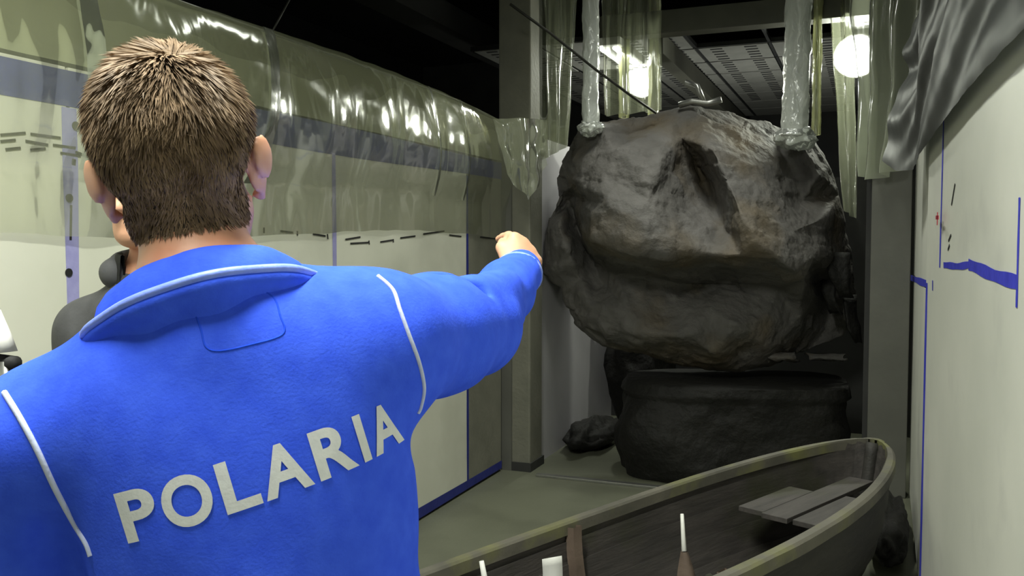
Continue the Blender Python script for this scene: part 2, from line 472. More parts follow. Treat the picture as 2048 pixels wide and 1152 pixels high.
# --- lamps (two ceiling fixtures added out of view, one behind the film)
def ceiling_lamp(x, y, z, ln, rz, watts, label, spread=180):
    t = empty('ceiling_lamp', (x, y, z), rz)
    tag(t, label, 'lamp', 'fluorescent fittings over the corridor')
    MB().box((-0.11, -ln / 2, 0.03), (0.11, ln / 2, 0.09)).build('housing', M['lamp_white'], t, bevel=0.008)
    em = mat_emit('tube_light', (0.95, 1.0, 0.86, 1), 8.0)
    for s in (-0.05, 0.05):
        MB().tube([(s, -ln / 2 + 0.04, 0.012), (s, ln / 2 - 0.04, 0.012)], 0.014, 10).build('tube', em, t, smooth=True)
    MB().tube([(0, -ln / 3, 0.09), (0, -ln / 3, 4.3 - z)], 0.006, 6).build('suspension_rod', M['metal'], t)
    MB().tube([(0, ln / 3, 0.09), (0, ln / 3, 4.3 - z)], 0.006, 6).build('suspension_rod', M['metal'], t)
    ld = bpy.data.lights.new('tube_light', 'AREA'); ld.shape = 'RECTANGLE'; ld.size = 0.2; ld.size_y = ln
    ld.energy = watts; ld.color = (0.97, 1.0, 0.90); ld.spread = R(spread)
    lo = bpy.data.objects.new('tube_light', ld); COL.objects.link(lo); lo.parent = t; lo.location = (0, 0, -0.01)
for (x, y, z, ln, rz, w), lb, sp in zip(LAMPS, ('added fluorescent twin-tube fitting out of view over the man in the blue fleece',
                                                'added fluorescent twin-tube fitting out of view over the front of the rock',
                                                'short fluorescent twin-tube fitting behind the film beyond the pillar'), (180, 95, 180)):
    ceiling_lamp(x, y, z, ln, rz, w, lb, sp)
def work_lamp(x, y, z, watts, label, aim=(0, -1, -0.35)):
    t = empty('work_lamp', (x, y, z))
    tag(t, label, 'lamp')
    MB().tube([(0, 0.10, 0), (0, 0.06, 0), (0, -0.02, 0)], [0.05, 0.12, 0.17], 24, cap=False).build('reflector', M['lamp_white'], t, smooth=True, solid=0.004)
    MB().tube([(0, -0.012, 0), (0, -0.018, 0)], 0.155, 20).build('lens', mat_emit('lens', (0.96, 1.0, 0.90, 1), 14), t)
    MB().tube([(0, 0.06, 0.1), (0, 0.06, 3.2 - z if y > 7 else 4.3 - z)], 0.01, 8).build('hanger', M['dark2'], t)
    ld = bpy.data.lights.new('lens_light', 'AREA'); ld.shape = 'DISK'; ld.size = 0.3; ld.energy = watts; ld.color = (0.96, 1.0, 0.84)
    lo = bpy.data.objects.new('lens_light', ld); COL.objects.link(lo); lo.parent = t; lo.location = (0, -0.03, 0)
    lo.rotation_euler = Vector(aim).to_track_quat('-Z', 'Y').to_euler()

# ================================================================== PLASTIC FILM
def film_left_pt(y, s):
    """s: 0 = back tail behind the ridge, .2 = ridge, 1 = lower hem"""
    ridge = 2.43 - 0.05 * max(0, (y - 4.6)) ** 1.5 + 0.012 * math.sin(y * 2.1)
    hem = 1.60 + 0.025 * math.sin(y * 1.7 + 0.5) + 0.018 * nz(y, 3, 1, 2.2)
    if s < 0.2:
        t = s / 0.2
        x = XL - 0.13 + 0.13 * t ** 0.6; z = 2.16 + (ridge - 2.16) * t
    else:
        t = (s - 0.2) / 0.8
        z = ridge + (hem - ridge) * t
        x = XL + 0.02 + 0.055 * math.sin(min(1, t * 1.35) * math.pi) ** 0.8
    f = 0.020 * nz(y, z * 0.25, 0.3, 4.0) + 0.005 * nz(y, z * 0.3, 2.3, 14) + 0.012 * nz(y * 0.6, z, 5.1, 4)
    fade = min(1, max(0.15, abs(s - 0.2) * 6))
    x = x + f * fade
    if s > 0.2:
        x = max(x, XL + 0.008)
    return (x, y, z + 0.006 * nz(y, 0, 9, 6))
rows = []
ss = [0, 0.06, 0.12, 0.17, 0.2] + [0.2 + 0.8 * k / 30 for k in range(1, 31)]
ys = np.linspace(-1.3, 5.62, 420)
for s in ss:
    rows.append([film_left_pt(float(y), s) for y in ys])
fl = MB().grid(rows).build('plastic_sheet', M['film'], smooth=True)
tag(fl, 'long translucent plastic film draped over the top of the cream panel wall', 'plastic sheet')
def film_seam(y0, w, drift):
    g = []
    for k in range(26):
        s = 0.2 + 0.8 * k / 25 * 0.75
        yy = y0 + drift * (k / 25) ** 2
        row = []
        for q in (-0.5, -0.2, 0.2, 0.5):
            p = film_left_pt(yy + q * w, s)
            row.append((p[0] + 0.006 + 0.004 * nz(yy, s * 40, q * 9), p[1], p[2]))
        g.append(row)
    MB().grid(g).build('seam_tape', M['film_milky'], fl, smooth=True)
g = []
for s_ in np.linspace(0, 1, 14):
    row = []
    for y in np.linspace(-1.28, 5.6, 260):
        p = film_left_pt(float(y), 0.2)
        z = 2.115 + (p[2] - 0.006 - 2.115) * s_
        row.append((XL - 0.012 - 0.03 * math.sin(s_ * math.pi) + 0.012 * nz(y, z, 3.3, 5), float(y), z))
    g.append(row)
MB().grid(g).build('inner_fold', M['film_fold'], fl, smooth=True)
film_seam(2.10, 0.07, 0.0); film_seam(3.02, 0.07, -0.14); film_seam(4.45, 0.03, 0.06); film_seam(4.85, 0.02, 0.05)
MB().tube([(XL - 0.005, y, 2.425 - 0.05 * max(0, (y - 4.6)) ** 1.5) for y in (-1.3, 0, 1.5, 3, 4.6, 5.0, 5.3, 5.6)], 0.006, 6).build('ridge_wire', M['metal'], fl)

def hanging(name, pts_top, pts_bot, mat, label, nfold=5, amp=0.05, nu=60, nv=40, gather=0.0, seed=1.0, cat='plastic sheet', crumple=0.006):
    """sheet between two polylines of world points, with vertical folds"""
    def along(pts, t):
        t = t * (len(pts) - 1); i = min(int(t), len(pts) - 2); f = t - i
        return Vector(pts[i]).lerp(Vector(pts[i + 1]), f)
    rows = []
    for j in range(nv + 1):
        v = j / nv
        row = []
        for i in range(nu + 1):
            u = i / nu
            a, b = along(pts_top, u), along(pts_bot, u)
            p = a.lerp(b, v)
            side = (along(pts_top, 1) - along(pts_top, 0)); side.z = 0
            n_ = Vector((-side.y, side.x, 0)).normalized()
            fold = math.sin(u * nfold * 2 * math.pi + seed + 1.5 * nz(u, v, seed, 2)) * amp * (0.5 + 0.5 * v)
            p = p + n_ * (fold + crumple * nz(p.x + seed, p.y, p.z, 9) + 0.03 * nz(u * 2, v * 2, seed, 2))
            row.append(p)
        rows.append(row)
    o = MB().grid(rows).build(name, M[mat], smooth=True)
    return tag(o, label, cat)
hanging('plastic_sheet', [px(1078, -160, 5.72), px(1166, -160, 5.80)], [px(1085, 320, 5.72), px(1140, 290, 5.80)], 'film_clear',
        'clear crumpled plastic film hanging beside the concrete pillar', 3, 0.05, seed=2.0)
hanging('plastic_sheet', [px(1196, -160, 6.42), px(1320, -160, 6.5)], [px(1205, 232, 6.42), px(1318, 222, 6.5)], 'film_clear',
        'clear plastic film hanging behind the upper left corner of the rock', 3, 0.06, seed=5.0)
hanging('plastic_sheet', [px(1690, -160, 5.6), px(1760, -160, 5.2), px(1850, -160, 5.0)], [px(1725, 350, 5.5), px(1745, 360, 5.35), px(1790, 340, 5.2)],
        'film_milky', 'milky plastic film gathered in front of the steel post top', 3, 0.06, seed=8.0)
hanging('plastic_sheet', [px(1640, -160, 6.4), px(1705, -160, 6.2)], [px(1690, 420, 6.2), px(1712, 440, 6.1)],
        'film_clear', 'narrow clear plastic strip hanging between the rock and the post', 2, 0.03, seed=3.0)
hanging('plastic_sheet', [px(985, 238, 5.55), px(1050, 236, 5.5), px(1092, 240, 5.75)], [px(1012, 350, 5.58), px(1060, 400, 5.5), px(1092, 330, 5.75)],
        'film_clear', 'short torn plastic film end tied round the concrete pillar', 3, 0.02, nv=20, seed=4.0)
# dark film over the right partition top
def onr(u, v):
    return on_right(u, v) + nn * 0.045
bot = [px(1764, 322, 4.5), px(1792, 342, 4.15), px(1826, 340, 3.75), onr(1866, 306), onr(1910, 250), onr(1960, 188), onr(2010, 135), onr(2120, 30)]
top = [p + Vector((-0.08 + 0.02 * k + 0.34 * max(0, 1 - k / 4), -0.05, 1.05)) for k, p in enumerate(bot)]
def poly_at(pts, t):
    t = t * (len(pts) - 1); i = min(int(t), len(pts) - 2)
    return pts[i].lerp(pts[i + 1], t - i)
g = []
for j in range(61):
    v = j / 60
    row = []
    for i in range(121):
        u = i / 120
        p = poly_at(top, u).lerp(poly_at(bot, u), v)
        q = v * 1.0 + u * 0.55
        amp = 0.075 * (1 - v) ** 0.6 * (0.4 + 0.6 * min(1, v * 4 + 0.3))
        w = math.sin(q * 17 + 2.2 * nz(u * 2, v, 1.7, 1.4)) + 0.45 * math.sin(q * 41 + 3 * nz(u * 3, v, 6.1, 1.2))
        row.append(p + nn * (amp * (w + 0.9) * 0.5 + 0.004 * nz(u * 30, v * 10, 2)))
    g.append(row)
dfm = MB().grid(g).build('plastic_sheet', M['film_dark'], smooth=True)
tag(dfm, 'dark grey plastic sheet swagged along the top of the right partition', 'plastic sheet')

# ================================================================== HANGER RODS AND LOOSE CABLE
def wrapped_rod(u, v_bot, D, r, mat, label, bunch=True, lean=0.0, z_top=4.3):
    b = px(u, v_bot, D)
    t = empty('wrapped_rod', b)
    tag(t, label, 'rod', 'plastic wrapped rods above the rock')
    H = z_top - b.z
    n = int(H / 0.03)
    rows = []
    for i in range(n + 1):
        z = H * i / n
        row = []
        for k in range(25):
            a = 2 * math.pi * k / 24
            rr = r * (1 + 0.22 * nz(math.cos(a) * 1.5 + u, math.sin(a) * 1.5, z * 5.0, 1.2) + 0.12 * nz(a, z * 30, u))
            row.append((math.cos(a) * rr + lean * z, math.sin(a) * rr, z))
        rows.append(row)
    MB().grid(rows).build('plastic_wrap', M[mat], t, smooth=True)
    MB().tube([(0, 0, 0), (lean * H, 0, H)], r * 0.45, 10).build('steel_rod', M['metal'], t, smooth=True)
    if bunch:
        rows = []
        for i in range(19):
            th_ = math.pi * i / 18
            row = []
            for k in range(33):
                a = 2 * math.pi * k / 32
                d = Vector((math.sin(th_) * math.cos(a), math.sin(th_) * math.sin(a), math.cos(th_)))
                q = 1 + 0.35 * noise.noise(d * 2.5 + Vector((u, 0, 0))) + 0.15 * noise.noise(d * 8)
                row.append((d.x * r * 1.5 * q, d.y * r * 1.3 * q, (d.z * 0.9 - 0.5) * r * q))
            rows.append(row)
        MB().grid(rows).build('plastic_bunch', M['wrap'], t, smooth=True)
    return t
wrapped_rod(1181, 246, 5.9, 0.055, 'wrap', 'silvery plastic wrapped rod holding the upper left corner of the rock')
wrapped_rod(1590, 262, 5.85, 0.082, 'wrap', 'thick silvery plastic wrapped rod holding the right side of the rock', lean=0.012)
wrapped_rod(1248, 235, 6.95, 0.040, 'wrap_yellow', 'yellowish plastic wrapped rod behind the upper left of the rock', bunch=False)
wrapped_rod(1308, 230, 6.95, 0.042, 'wrap_yellow', 'yellowish plastic wrapped rod beside the diagonal ceiling beam', bunch=False)
wrapped_rod(1632, 270, 6.3, 0.030, 'wrap_yellow', 'thin plastic wrapped rod just behind the thick silvery rod', bunch=False)
cb_ = MB().tube([px(1020, 8, 5.5), px(1100, 66, 5.6), px(1190, 138, 5.75), px(1260, 190, 5.85), px(1312, 226, 5.95)], 0.009, 8).build('guy_cable', M['cable'], smooth=True)
tag(cb_, 'thin dark cable slanting from the pillar down to the rock top', 'cable')
cb2 = MB().tube([px(545, 62, 4.45), px(565, 25, 4.6), px(600, -40, 4.8)], 0.005, 6).build('guy_cable', M['cable'], smooth=True)
tag(cb2, 'thin wire rising from the left film ridge into the dark', 'cable')

# ================================================================== HANGING ROCK
RD = 6.0
RELIEF = 1.35
OUT = [(1160, 248, .10), (1260, 236, .10), (1330, 224, .08), (1382, 214, .05), (1440, 216, .10), (1500, 236, .15), (1560, 252, .15),
       (1636, 280, .15), (1664, 330, .15), (1678, 390, .15), (1692, 450, .15), (1708, 510, .18), (1716, 545, .2), (1714, 600, .2),
       (1690, 672, .2), (1610, 706, .15), (1540, 734, .0), (1480, 744, -.02), (1410, 742, -.02), (1340, 722, .0), (1270, 704, .05),
       (1205, 690, .1), (1150, 648, .15), (1130, 600, .15), (1128, 574, .12), (1086, 546, .2), (1088, 490, .2), (1100, 440, .2),
       (1122, 390, .2), (1112, 350, .15), (1140, 300, .12)]
INN = [(1205, 262, -.05), (1262, 262, .02), (1340, 256, -.08), (1372, 236, -.03), (1230, 300, -.22), (1160, 312, -.04), (1156, 362, -.06),
       (1205, 352, -.25), (1285, 330, -.36), (1262, 290, -.20), (1322, 320, -.34), (1360, 330, -.14), (1300, 400, -.44), (1210, 405, -.40),
       (1250, 430, -.47), (1320, 470, -.5), (1186, 440, -.36), (1182, 478, -.38), (1250, 500, -.49), (1335, 520, -.50), (1420, 508, -.46),
       (1480, 512, -.52), (1395, 236, -.06), (1425, 300, -.30), (1456, 366, -.44), (1482, 430, -.54), (1516, 486, -.60), (1560, 520, -.58),
       (1592, 545, -.52), (1394, 330, .04), (1418, 390, -.04), (1444, 440, -.24), (1372, 420, -.30), (1362, 275, -.10),
       (1470, 250, -.02), (1500, 310, -.22), (1545, 390, -.36), (1590, 460, -.42), (1625, 515, -.40), (1536, 270, .06), (1562, 300, .04),
       (1590, 350, .02), (1606, 400, -.04), (1612, 300, -.10), (1640, 350, -.14), (1660, 420, -.12), (1655, 470, -.14), (1640, 440, -.22),
       (1226, 545, .02), (1320, 562, -.04), (1400, 566, -.02), (1480, 566, -.06), (1560, 580, -.14), (1610, 560, -.28),
       (1180, 610, -.02), (1260, 620, -.16), (1340, 612, -.14), (1420, 620, -.24), (1470, 650, -.34), (1380, 670, -.30), (1300, 670, -.24),
       (1225, 662, -.10), (1430, 710, -.26), (1530, 640, -.24), (1540, 700, -.16), (1600, 650, -.08),
       (1140, 400, .30), (1152, 440, .26), (1168, 486, .24), (1190, 528, .20), (1200, 560, .14),
       (1118, 450, .06), (1134, 500, .0), (1120, 540, .06), (1160, 560, .08),
       (1636, 560, .16), (1660, 610, .24), (1680, 560, .22), (1650, 660, .20), (1690, 620, .16)]
ALLP = OUT + INN
co2 = [Vector(((u - 1400) / 100.0, (480 - v) / 100.0)) for u, v, d in ALLP]
nO = len(OUT)
edges = [(i, (i + 1) % nO) for i in range(nO)]
# ridge lines kept as edges
def idx(u, v):
    return min(range(len(ALLP)), key=lambda i: (ALLP[i][0] - u) ** 2 + (ALLP[i][1] - v) ** 2)
def chain(pts):
    return [(idx(*a), idx(*b)) for a, b in zip(pts[:-1], pts[1:])]
edges += chain([(1395, 236), (1425, 300), (1456, 366), (1482, 430), (1516, 486), (1560, 520), (1592, 545)])
edges += chain([(1182, 478), (1250, 500), (1335, 520), (1420, 508), (1480, 512), (1516, 486)])
edges += chain([(1140, 400), (1152, 440), (1168, 486), (1190, 528), (1200, 560)])
vo, eo, fo, ov, oe, of_ = delaunay_2d_cdt(co2, edges, [], 1, 1e-5)
dep = []
for k, p in enumerate(vo):
    src = ov[k]
    if src:
        dep.append(ALLP[src[0]][2])
    else:
        ds = sorted((( (p - co2[i]).length, ALLP[i][2]) for i in range(len(ALLP))))[:3]
        dep.append(sum(d / (l + 1e-6) for l, d in ds) / sum(1 / (l + 1e-6) for l, d in ds))
RC = px(1400, 480, RD + 0.1)
def rpt(u, v, d):
    return px(u, v, RD + d * RELIEF) - RC
bm = bmesh.new()
bv = [bm.verts.new(rpt(1400 + p.x * 100, 480 - p.y * 100, dep[k])) for k, p in enumerate(vo)]
for f in fo:
    try:
        bm.faces.new([bv[i] for i in f])
    except ValueError:
        pass
# closed back of the rock
bd = [e for e in bm.edges if len(e.link_faces) == 1]
ring = []
e0 = bd[0]; v = e0.verts[0]; cur = e0
while True:
    ring.append(v)
    v = cur.other_vert(v)
    nxt = [e for e in v.link_edges if len(e.link_faces) == 1 and e is not cur]
    cur = nxt[0]
    if v is ring[0]:
        break
hvec = Vector((-math.sin(YAW), math.cos(YAW), 0))
prev = ring
for sc, dd in ((0.97, 0.30), (0.80, 0.55), (0.45, 0.68)):
    new = []
    for w in ring:
        c = w.co.copy(); along_h = hvec * c.dot(hvec); lat = c - along_h
        new.append(bm.verts.new(lat * sc + along_h + hvec * dd))
    for i in range(len(ring)):
        j = (i + 1) % len(ring)
        bm.faces.new((prev[i], prev[j], new[j], new[i]))
    prev = new
bm.faces.new(prev)
bmesh.ops.recalc_face_normals(bm, faces=bm.faces[:])
bmesh.ops.triangulate(bm, faces=bm.faces[:])
for it in range(4):
    bmesh.ops.subdivide_edges(bm, edges=[e for e in bm.edges if e.calc_length() > 0.03], cuts=1, use_grid_fill=True)
    bmesh.ops.triangulate(bm, faces=[f for f in bm.faces if len(f.verts) > 3])
    if it in (1, 2):
        bmesh.ops.smooth_vert(bm, verts=bm.verts[:], factor=0.22, use_axis_x=True, use_axis_y=True, use_axis_z=True)
bm.normal_update()
off = []
for w in bm.verts:
    c = w.co
    a = noise.fractal(c * 2.2, 1.0, 2.1, 3) * 0.018
    b = (1 - abs(noise.noise(c * 6.0 + Vector((4, 1, 2))))) * 0.022 * (0.4 + 0.6 * max(0, min(1, 0.5 - c.x)))
    cst = noise.cell(Vector((c.x * 7, c.y * 7, (c.z + 0.15 * c.x) * 10))) * 0.010
    off.append(w.normal * (a + b + cst - 0.012 + noise.noise(c * 22) * 0.006))
for w, o_ in zip(bm.verts, off):
    w.co = w.co + o_
me = bpy.data.meshes.new('hanging_rock'); bm.to_mesh(me); bm.free()
me.polygons.foreach_set('use_smooth', [True] * len(me.polygons))
rock = link('hanging_rock', me, M['rock'], None, RC)
tag(rock, 'big grey artificial boulder hung by wrapped rods between pillar and post', 'rock')
# torn plaster flaps at the lower right of the rock
def flap(u, v, D, w, h, rz, name='torn_flap', mat='rock_dark'):
    c = px(u, v, D) - RC
    rows = []
    for i in range(7):
        t = i / 6
        row = []
        for j in range(5):
            s = j / 4 - 0.5
            ww = w * (1 - 0.6 * t * abs(math.sin(t * 4 + u)))
            row.append(c + Vector((s * ww * math.cos(rz) + 0.06 * t * t, s * ww * math.sin(rz) - 0.05 * math.sin(t * 3), -h * t + 0.02 * nz(s * 3, t * 3, u))))
        rows.append(row)
    MB().grid(rows).build(name, M[mat], rock, smooth=True, solid=0.012)
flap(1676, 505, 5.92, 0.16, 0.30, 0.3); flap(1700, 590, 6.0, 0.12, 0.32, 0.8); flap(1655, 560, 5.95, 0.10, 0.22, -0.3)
flap(1560, 706, 5.9, 0.20, 0.05, 0.1, 'torn_lip', 'rock'); flap(1650, 708, 5.95, 0.26, 0.04, 0.1, 'torn_lip', 'rock')
# grey metal hook at the rock top
c = px(1400, 208, 5.95)
mh = MB().tube([c + Vector((-0.14, 0, 0.0)), c + Vector((-0.05, 0, 0.02)), c + Vector((0.05, 0, 0.0)), c + Vector((0.14, 0, 0.02))], 0.022, 8)
mh.tube([c + Vector((0.02, 0, 0.02)), c + Vector((-0.02, 0, 0.12)), c + Vector((-0.1, 0.05, 0.16))], 0.018, 8)
mh = mh.build('lifting_lug', M['metal'], rock, smooth=True)
mh.location = -RC

# ================================================================== PEDESTAL UNDER THE ROCK
pc = hd(1.52, 6.02, 0)
rows = []
for i in range(31):
    z = 0.64 * i / 30
    row = []
    for k in range(97):
        a = 2 * math.pi * k / 96
        ca, sa = math.cos(a), math.sin(a)
        e = 3.2
        q = (abs(ca) ** e + abs(sa) ** e) ** (-1 / e)
        wx, wy = 0.73, 0.44
        p = Vector((ca * q * wx, sa * q * wy, z))
        n1 = noise.fractal(Vector((p.x * 2, p.y * 2, z * 2.2)), 1.0, 2.0, 4)
        rr = 1 + 0.10 * n1 + 0.05 * math.sin(z * 7) + (0.05 if z > 0.55 else 0)
        row.append((p.x * rr, p.y * rr, z + (0.03 * n1 if 0 < i < 30 else 0)))
    rows.append(row)
g = MB().grid(rows)
g.f.append(tuple((len(rows) - 1) * 97 + k for k in range(96)))
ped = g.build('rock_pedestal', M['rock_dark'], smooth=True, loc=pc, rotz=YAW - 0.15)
tag(ped, 'blackish rough pedestal standing under the hanging boulder', 'pedestal')
# dark boulders at the back wall, and a mound added as shade by the bow
def boulder(name, c, r, mat, label, seed):
    rows = []
    for i in range(21):
        t = math.pi * i / 20
        row = []
        for k in range(41):
            a = 2 * math.pi * k / 40
            d = Vector((math.sin(t) * math.cos(a), math.sin(t) * math.sin(a), math.cos(t)))
            q = 1 + 0.25 * noise.fractal(d * 1.6 + Vector((seed, 0, 0)), 1.0, 2.0, 4)
            row.append((d.x * r[0] * q, d.y * r[1] * q, max(0.0, (d.z + 0.85) * r[2] * q)))
        rows.append(row)
    return tag(MB().grid(rows).build(name, M[mat], smooth=True, loc=c), label, 'rock')
boulder('boulder_or_shade', (-1.98, 6.55, 0), (0.17, 0.42, 0.10), 'rock_dark', 'low dark rubble heap along the foot of the pale grey panel', 1.0)
boulder('boulder_or_shade', (-1.80, 7.38, 0), (0.26, 0.30, 0.62), 'rock_dark', 'tall dark boulder behind the pedestal by the pale grey panel', 5.0)

boulder('boulder_or_shade', (0.10, 4.95, 0), (0.11, 0.55, 0.12), 'rock_dark', 'low black mound standing in for floor shade between the boat bow and the right partition', 9.0)  # added mound: the shaded floor beside the bow, put in as a dark shape

# ================================================================== ROWING BOAT
BL = 3.05
bow = hd(1.735, 4.22, 0)
bdir = (hd(-0.42, 2.10, 0) - bow).normalized()
brot = math.atan2(bdir.y, bdir.x)
boat = empty('rowing_boat', bow + bdir * (BL / 2), brot)
tag(boat, 'weathered grey wooden rowing boat lying on the floor below the rock', 'boat')
def bw(t):     # half beam at the gunwale, t 0 bow..1 stern
    return 0.350 * (1 - (1 - min(1, t / 0.50)) ** 2.3) ** 0.60 if t < 0.5 else 0.350 - 0.10 * ((t - 0.5) / 0.5) ** 2
def bz(t):     # sheer
    return 0.515 + 0.085 * (1 - t) ** 3 + 0.03 * t ** 3
def bkeel(t):
    return 0.03 + 0.30 * max(0, (0.14 - t) / 0.14) ** 2
def hull(t, s, side):
    """s: 0 keel .. 1 gunwale"""
    w, zt, zk = bw(t), bz(t), bkeel(t)
    a = s * math.pi / 2
    y = w * (math.sin(a) ** 0.62)
    z = zk + (zt - zk) * (1 - math.cos(a)) ** 0.85
    x = -BL / 2 + BL * t + (0.10 * (1 - s) * (1 - t) ** 4)
    return Vector((x, side * y, z))
NS = 40
ts = [(k / NS) ** 1.25 for k in range(NS + 1)]
sl = [0.04, 0.30, 0.48, 0.64, 0.79, 0.91, 1.0]
for side in (-1, 1):
    for i in range(len(sl) - 1):
        g = []
        for t in ts:
            t_ = 0.004 + 0.996 * t
            row_o, row_i = [], []
            lap = 0.012
            s0, s1 = sl[i] - 0.012, sl[i + 1]
            for q in (0, 0.5, 1):
                s = s0 + (s1 - s0) * q
                p = hull(t_, s, side)
                k_ = lap * (1 - q)
                tt = min(1, t_ * 12)
                row_o.append(p + Vector((0, side * (k_) * tt, -k_ * 0.3)))
                row_i.append(p + Vector((0, side * (k_ - 0.013) * tt, 0.004 - k_ * 0.3)))
            g.append(row_o + row_i[::-1] + [row_o[0]])
        pk = MB().grid(g).build('plank', M['boat_in'], boat)
        pk.data.materials.append(M['boat_out'])
        for pi_, po_ in enumerate(pk.data.polygons):
            po_.material_index = 1 if pi_ % 6 < 2 else 0  # outer faces use the darker material: the hull side's shade put into colour
# gunwales and inwales
for side in (-1, 1):
    g = []
    for t in ts:
        p = hull(0.002 + 0.998 * t, 1.0, side)
        yi = side * 0.020 * min(1, t * 10)
        yo = side * 0.026
        z = p.z
        wv = 0.003 * nz(p.x, side, 0, 5)
        g.append([p + Vector((0, yo, -0.030 + wv)), p + Vector((0, yo, 0.010 + wv)), p + Vector((0, yo * 0.6, 0.018)), p + Vector((0, -yi * 0.7, 0.018)),
                  p + Vector((0, -yi, 0.010)), p + Vector((0, -yi, -0.030)), p + Vector((0, yo, -0.030 + wv))])
    MB().grid(g).build('gunwale', M['gunwale'], boat, smooth=False)
# bow rim joining both gunwales, stem, keel, transom
g = []
for k in range(15):
    a = math.pi * k / 14 - math.pi / 2
    p0 = hull(0.004, 1.0, 1)
    rr0 = abs(p0.y) + 0.024; rr1 = 0.012
    c = Vector((p0.x + 0.0, 0, p0.z))
    d = Vector((-math.cos(a), math.sin(a), 0))
    g.append([c + d * rr0 + Vector((0, 0, -0.03)), c + d * rr0 + Vector((0, 0, 0.012)), c + d * (rr0 - 0.012) + Vector((0, 0, 0.018)), c + d * rr1 + Vector((0, 0, 0.018)), c + d * rr1 + Vector((0, 0, -0.03))])
MB().grid(g).build('bow_cap', M['gunwale'], boat)
st = [hull(0.003, s, 1) * 1 for s in (0.04, 0.3, 0.5, 0.7, 0.85, 1.0)]
MB().tube([Vector((p.x - 0.004, 0, p.z)) for p in st], 0.030, 10).build('stem', M['boat_out'], boat, smooth=True)
MB().bar((-BL / 2 + 0.25, 0, 0.022), (BL / 2 - 0.02, 0, 0.022), 0.06, 0.044).build('keel', M['boat_out'], boat, bevel=0.004)
tp = [hull(1.0, s, 1) for s in sl]; tq = [hull(1.0, s, -1) for s in reversed(sl)]
b_ = MB(); poly = tp + tq; n0 = len(poly)
b_.v += [tuple(p + Vector((-0.012, 0, 0))) for p in poly] + [tuple(p + Vector((0.012, 0, 0))) for p in poly]
b_.f += [tuple(range(n0)), tuple(reversed(range(n0, 2 * n0)))] + [(i, (i + 1) % n0, n0 + (i + 1) % n0, n0 + i) for i in range(n0)]
b_.build('transom', M['boat_out'], boat)
# ribs
def rib(t, w, th, s1=1.0, both=True, name='rib', mat='boat_in'):
    for side in (-1, 1):
        g = []
        for k in range(13):
            s = 0.04 + (s1 - 0.04) * k / 12
            a_, b2 = hull(t, s, side), hull(t + w / BL, s, side)
            ins = Vector((0, -side * (0.014 + th), 0.006))
            o0 = Vector((0, -side * 0.010, 0))
            g.append([a_ + o0, a_ + ins, b2 + ins, b2 + o0])
        MB().grid(g).build(name, M[mat], boat)
for t in (0.84,):
    rib(t, 0.034, 0.020)
rib(0.585, 0.045, 0.034, 0.995, mat='wood_brown')
# bottom boards, bow sheets (planks of the fore seat), thwart
for k in range(4):
    y = -0.150 + k * 0.10
    MB().box((-BL / 2 + 0.62 + abs(k - 1.5) * 0.12, y - 0.046, 0.125), (BL / 2 - 0.1, y + 0.046, 0.140)).build('bottom_board', M['boat_in'], boat, bevel=0.003)
zt = 0.415
for k in range(5):
    y0, y1 = -0.31 + k * 0.124, -0.31 + (k + 1) * 0.124 - 0.008
    def tmin(y):
        for q in range(200):
            t = q / 200
            if bw(t) * 0.86 > abs(y) + 0.02:
                return t
        return 0.4
    x0 = -BL / 2 + BL * max(tmin(y0), tmin(y1)) + 0.02
    x1 = -BL / 2 + BL * 0.305 - (0.03 if k % 2 else 0.0)
    if x1 - x0 > 0.05:
        MB().box((x0, y0, zt + 0.004 * (k % 3)), (x1, y1, zt + 0.022 + 0.004 * (k % 3))).build('bow_seat_plank', M['boat_in'], boat, bevel=0.003)
MB().box((BL * 0.5 - 0.95, -0.29, 0.36), (BL * 0.5 - 0.72, 0.29, 0.385)).build('thwart', M['boat_in'], boat, bevel=0.004)

def boat_pt(x, y, z):
    c, s = math.cos(brot), math.sin(brot)
    b = boat.location
    return Vector((b.x + x * c - y * s, b.y + x * s + y * c, z))
# things lying in the boat
def pixel_on(u, v, z):
    d = CAMM @ Vector(((u - 1024) / F, (576 - v) / F, -1.0))
    t = (z - EYE) / d.z
    return Vector((d.x * t, d.y * t, z))
a = pixel_on(1364, 1028, 0.62); 
oar = empty('oar', Vector((0, 0, 0)))
blade_c = a + Vector((0.02, -0.06, -0.27))
oar.location = blade_c
mid = Vector((0, 0.0, 0.16)); tip = a - blade_c
MB().tube([tip, tip * 0.75 + mid * 0.25, mid], [0.006, 0.007, 0.009], 8).build('shaft', M['white'], oar, smooth=True)
g = []
for k in range(9):
    t = k / 8
    w = 0.012 + 0.036 * math.sin(min(1, t * 1.1) * math.pi * 0.55)
    c = mid.lerp(Vector((0.03, -0.02, -0.10)), t)
    g.append([c + Vector((-w, 0.004, 0)), c + Vector((0, -0.008, 0)), c + Vector((w, 0.004, 0)), c + Vector((0, 0.014, 0)), c + Vector((-w, 0.004, 0))])
MB().grid(g).build('blade', M['wood_brown'], oar, smooth=True)
tag(oar, 'broken oar with white shaft end and brown blade standing in the boat', 'oar')
c = px(1103, 1142, 2.95)
g = []
for i in range(7):
    t = i / 6
    g.append([c + Vector((-0.032, -0.006, 0.038 - 0.17 * t)) + Vector((0, 0.01 * math.sin(t * 3), 0)),
              c + Vector((0.0, 0.004, 0.045 - 0.17 * t)) + Vector((0, 0.01 * math.sin(t * 3), 0)),
              c + Vector((0.032, 0.014, 0.052 - 0.17 * t)) + Vector((0, 0.01 * math.sin(t * 3), 0))])
tg = MB().grid(g).build('paper_tag', M['white'], solid=0.002, smooth=True)
tag(tg, 'white paper tag hanging inside the boat next to the brown rib', 'tag')
c = px(963, 1122, 2.78)
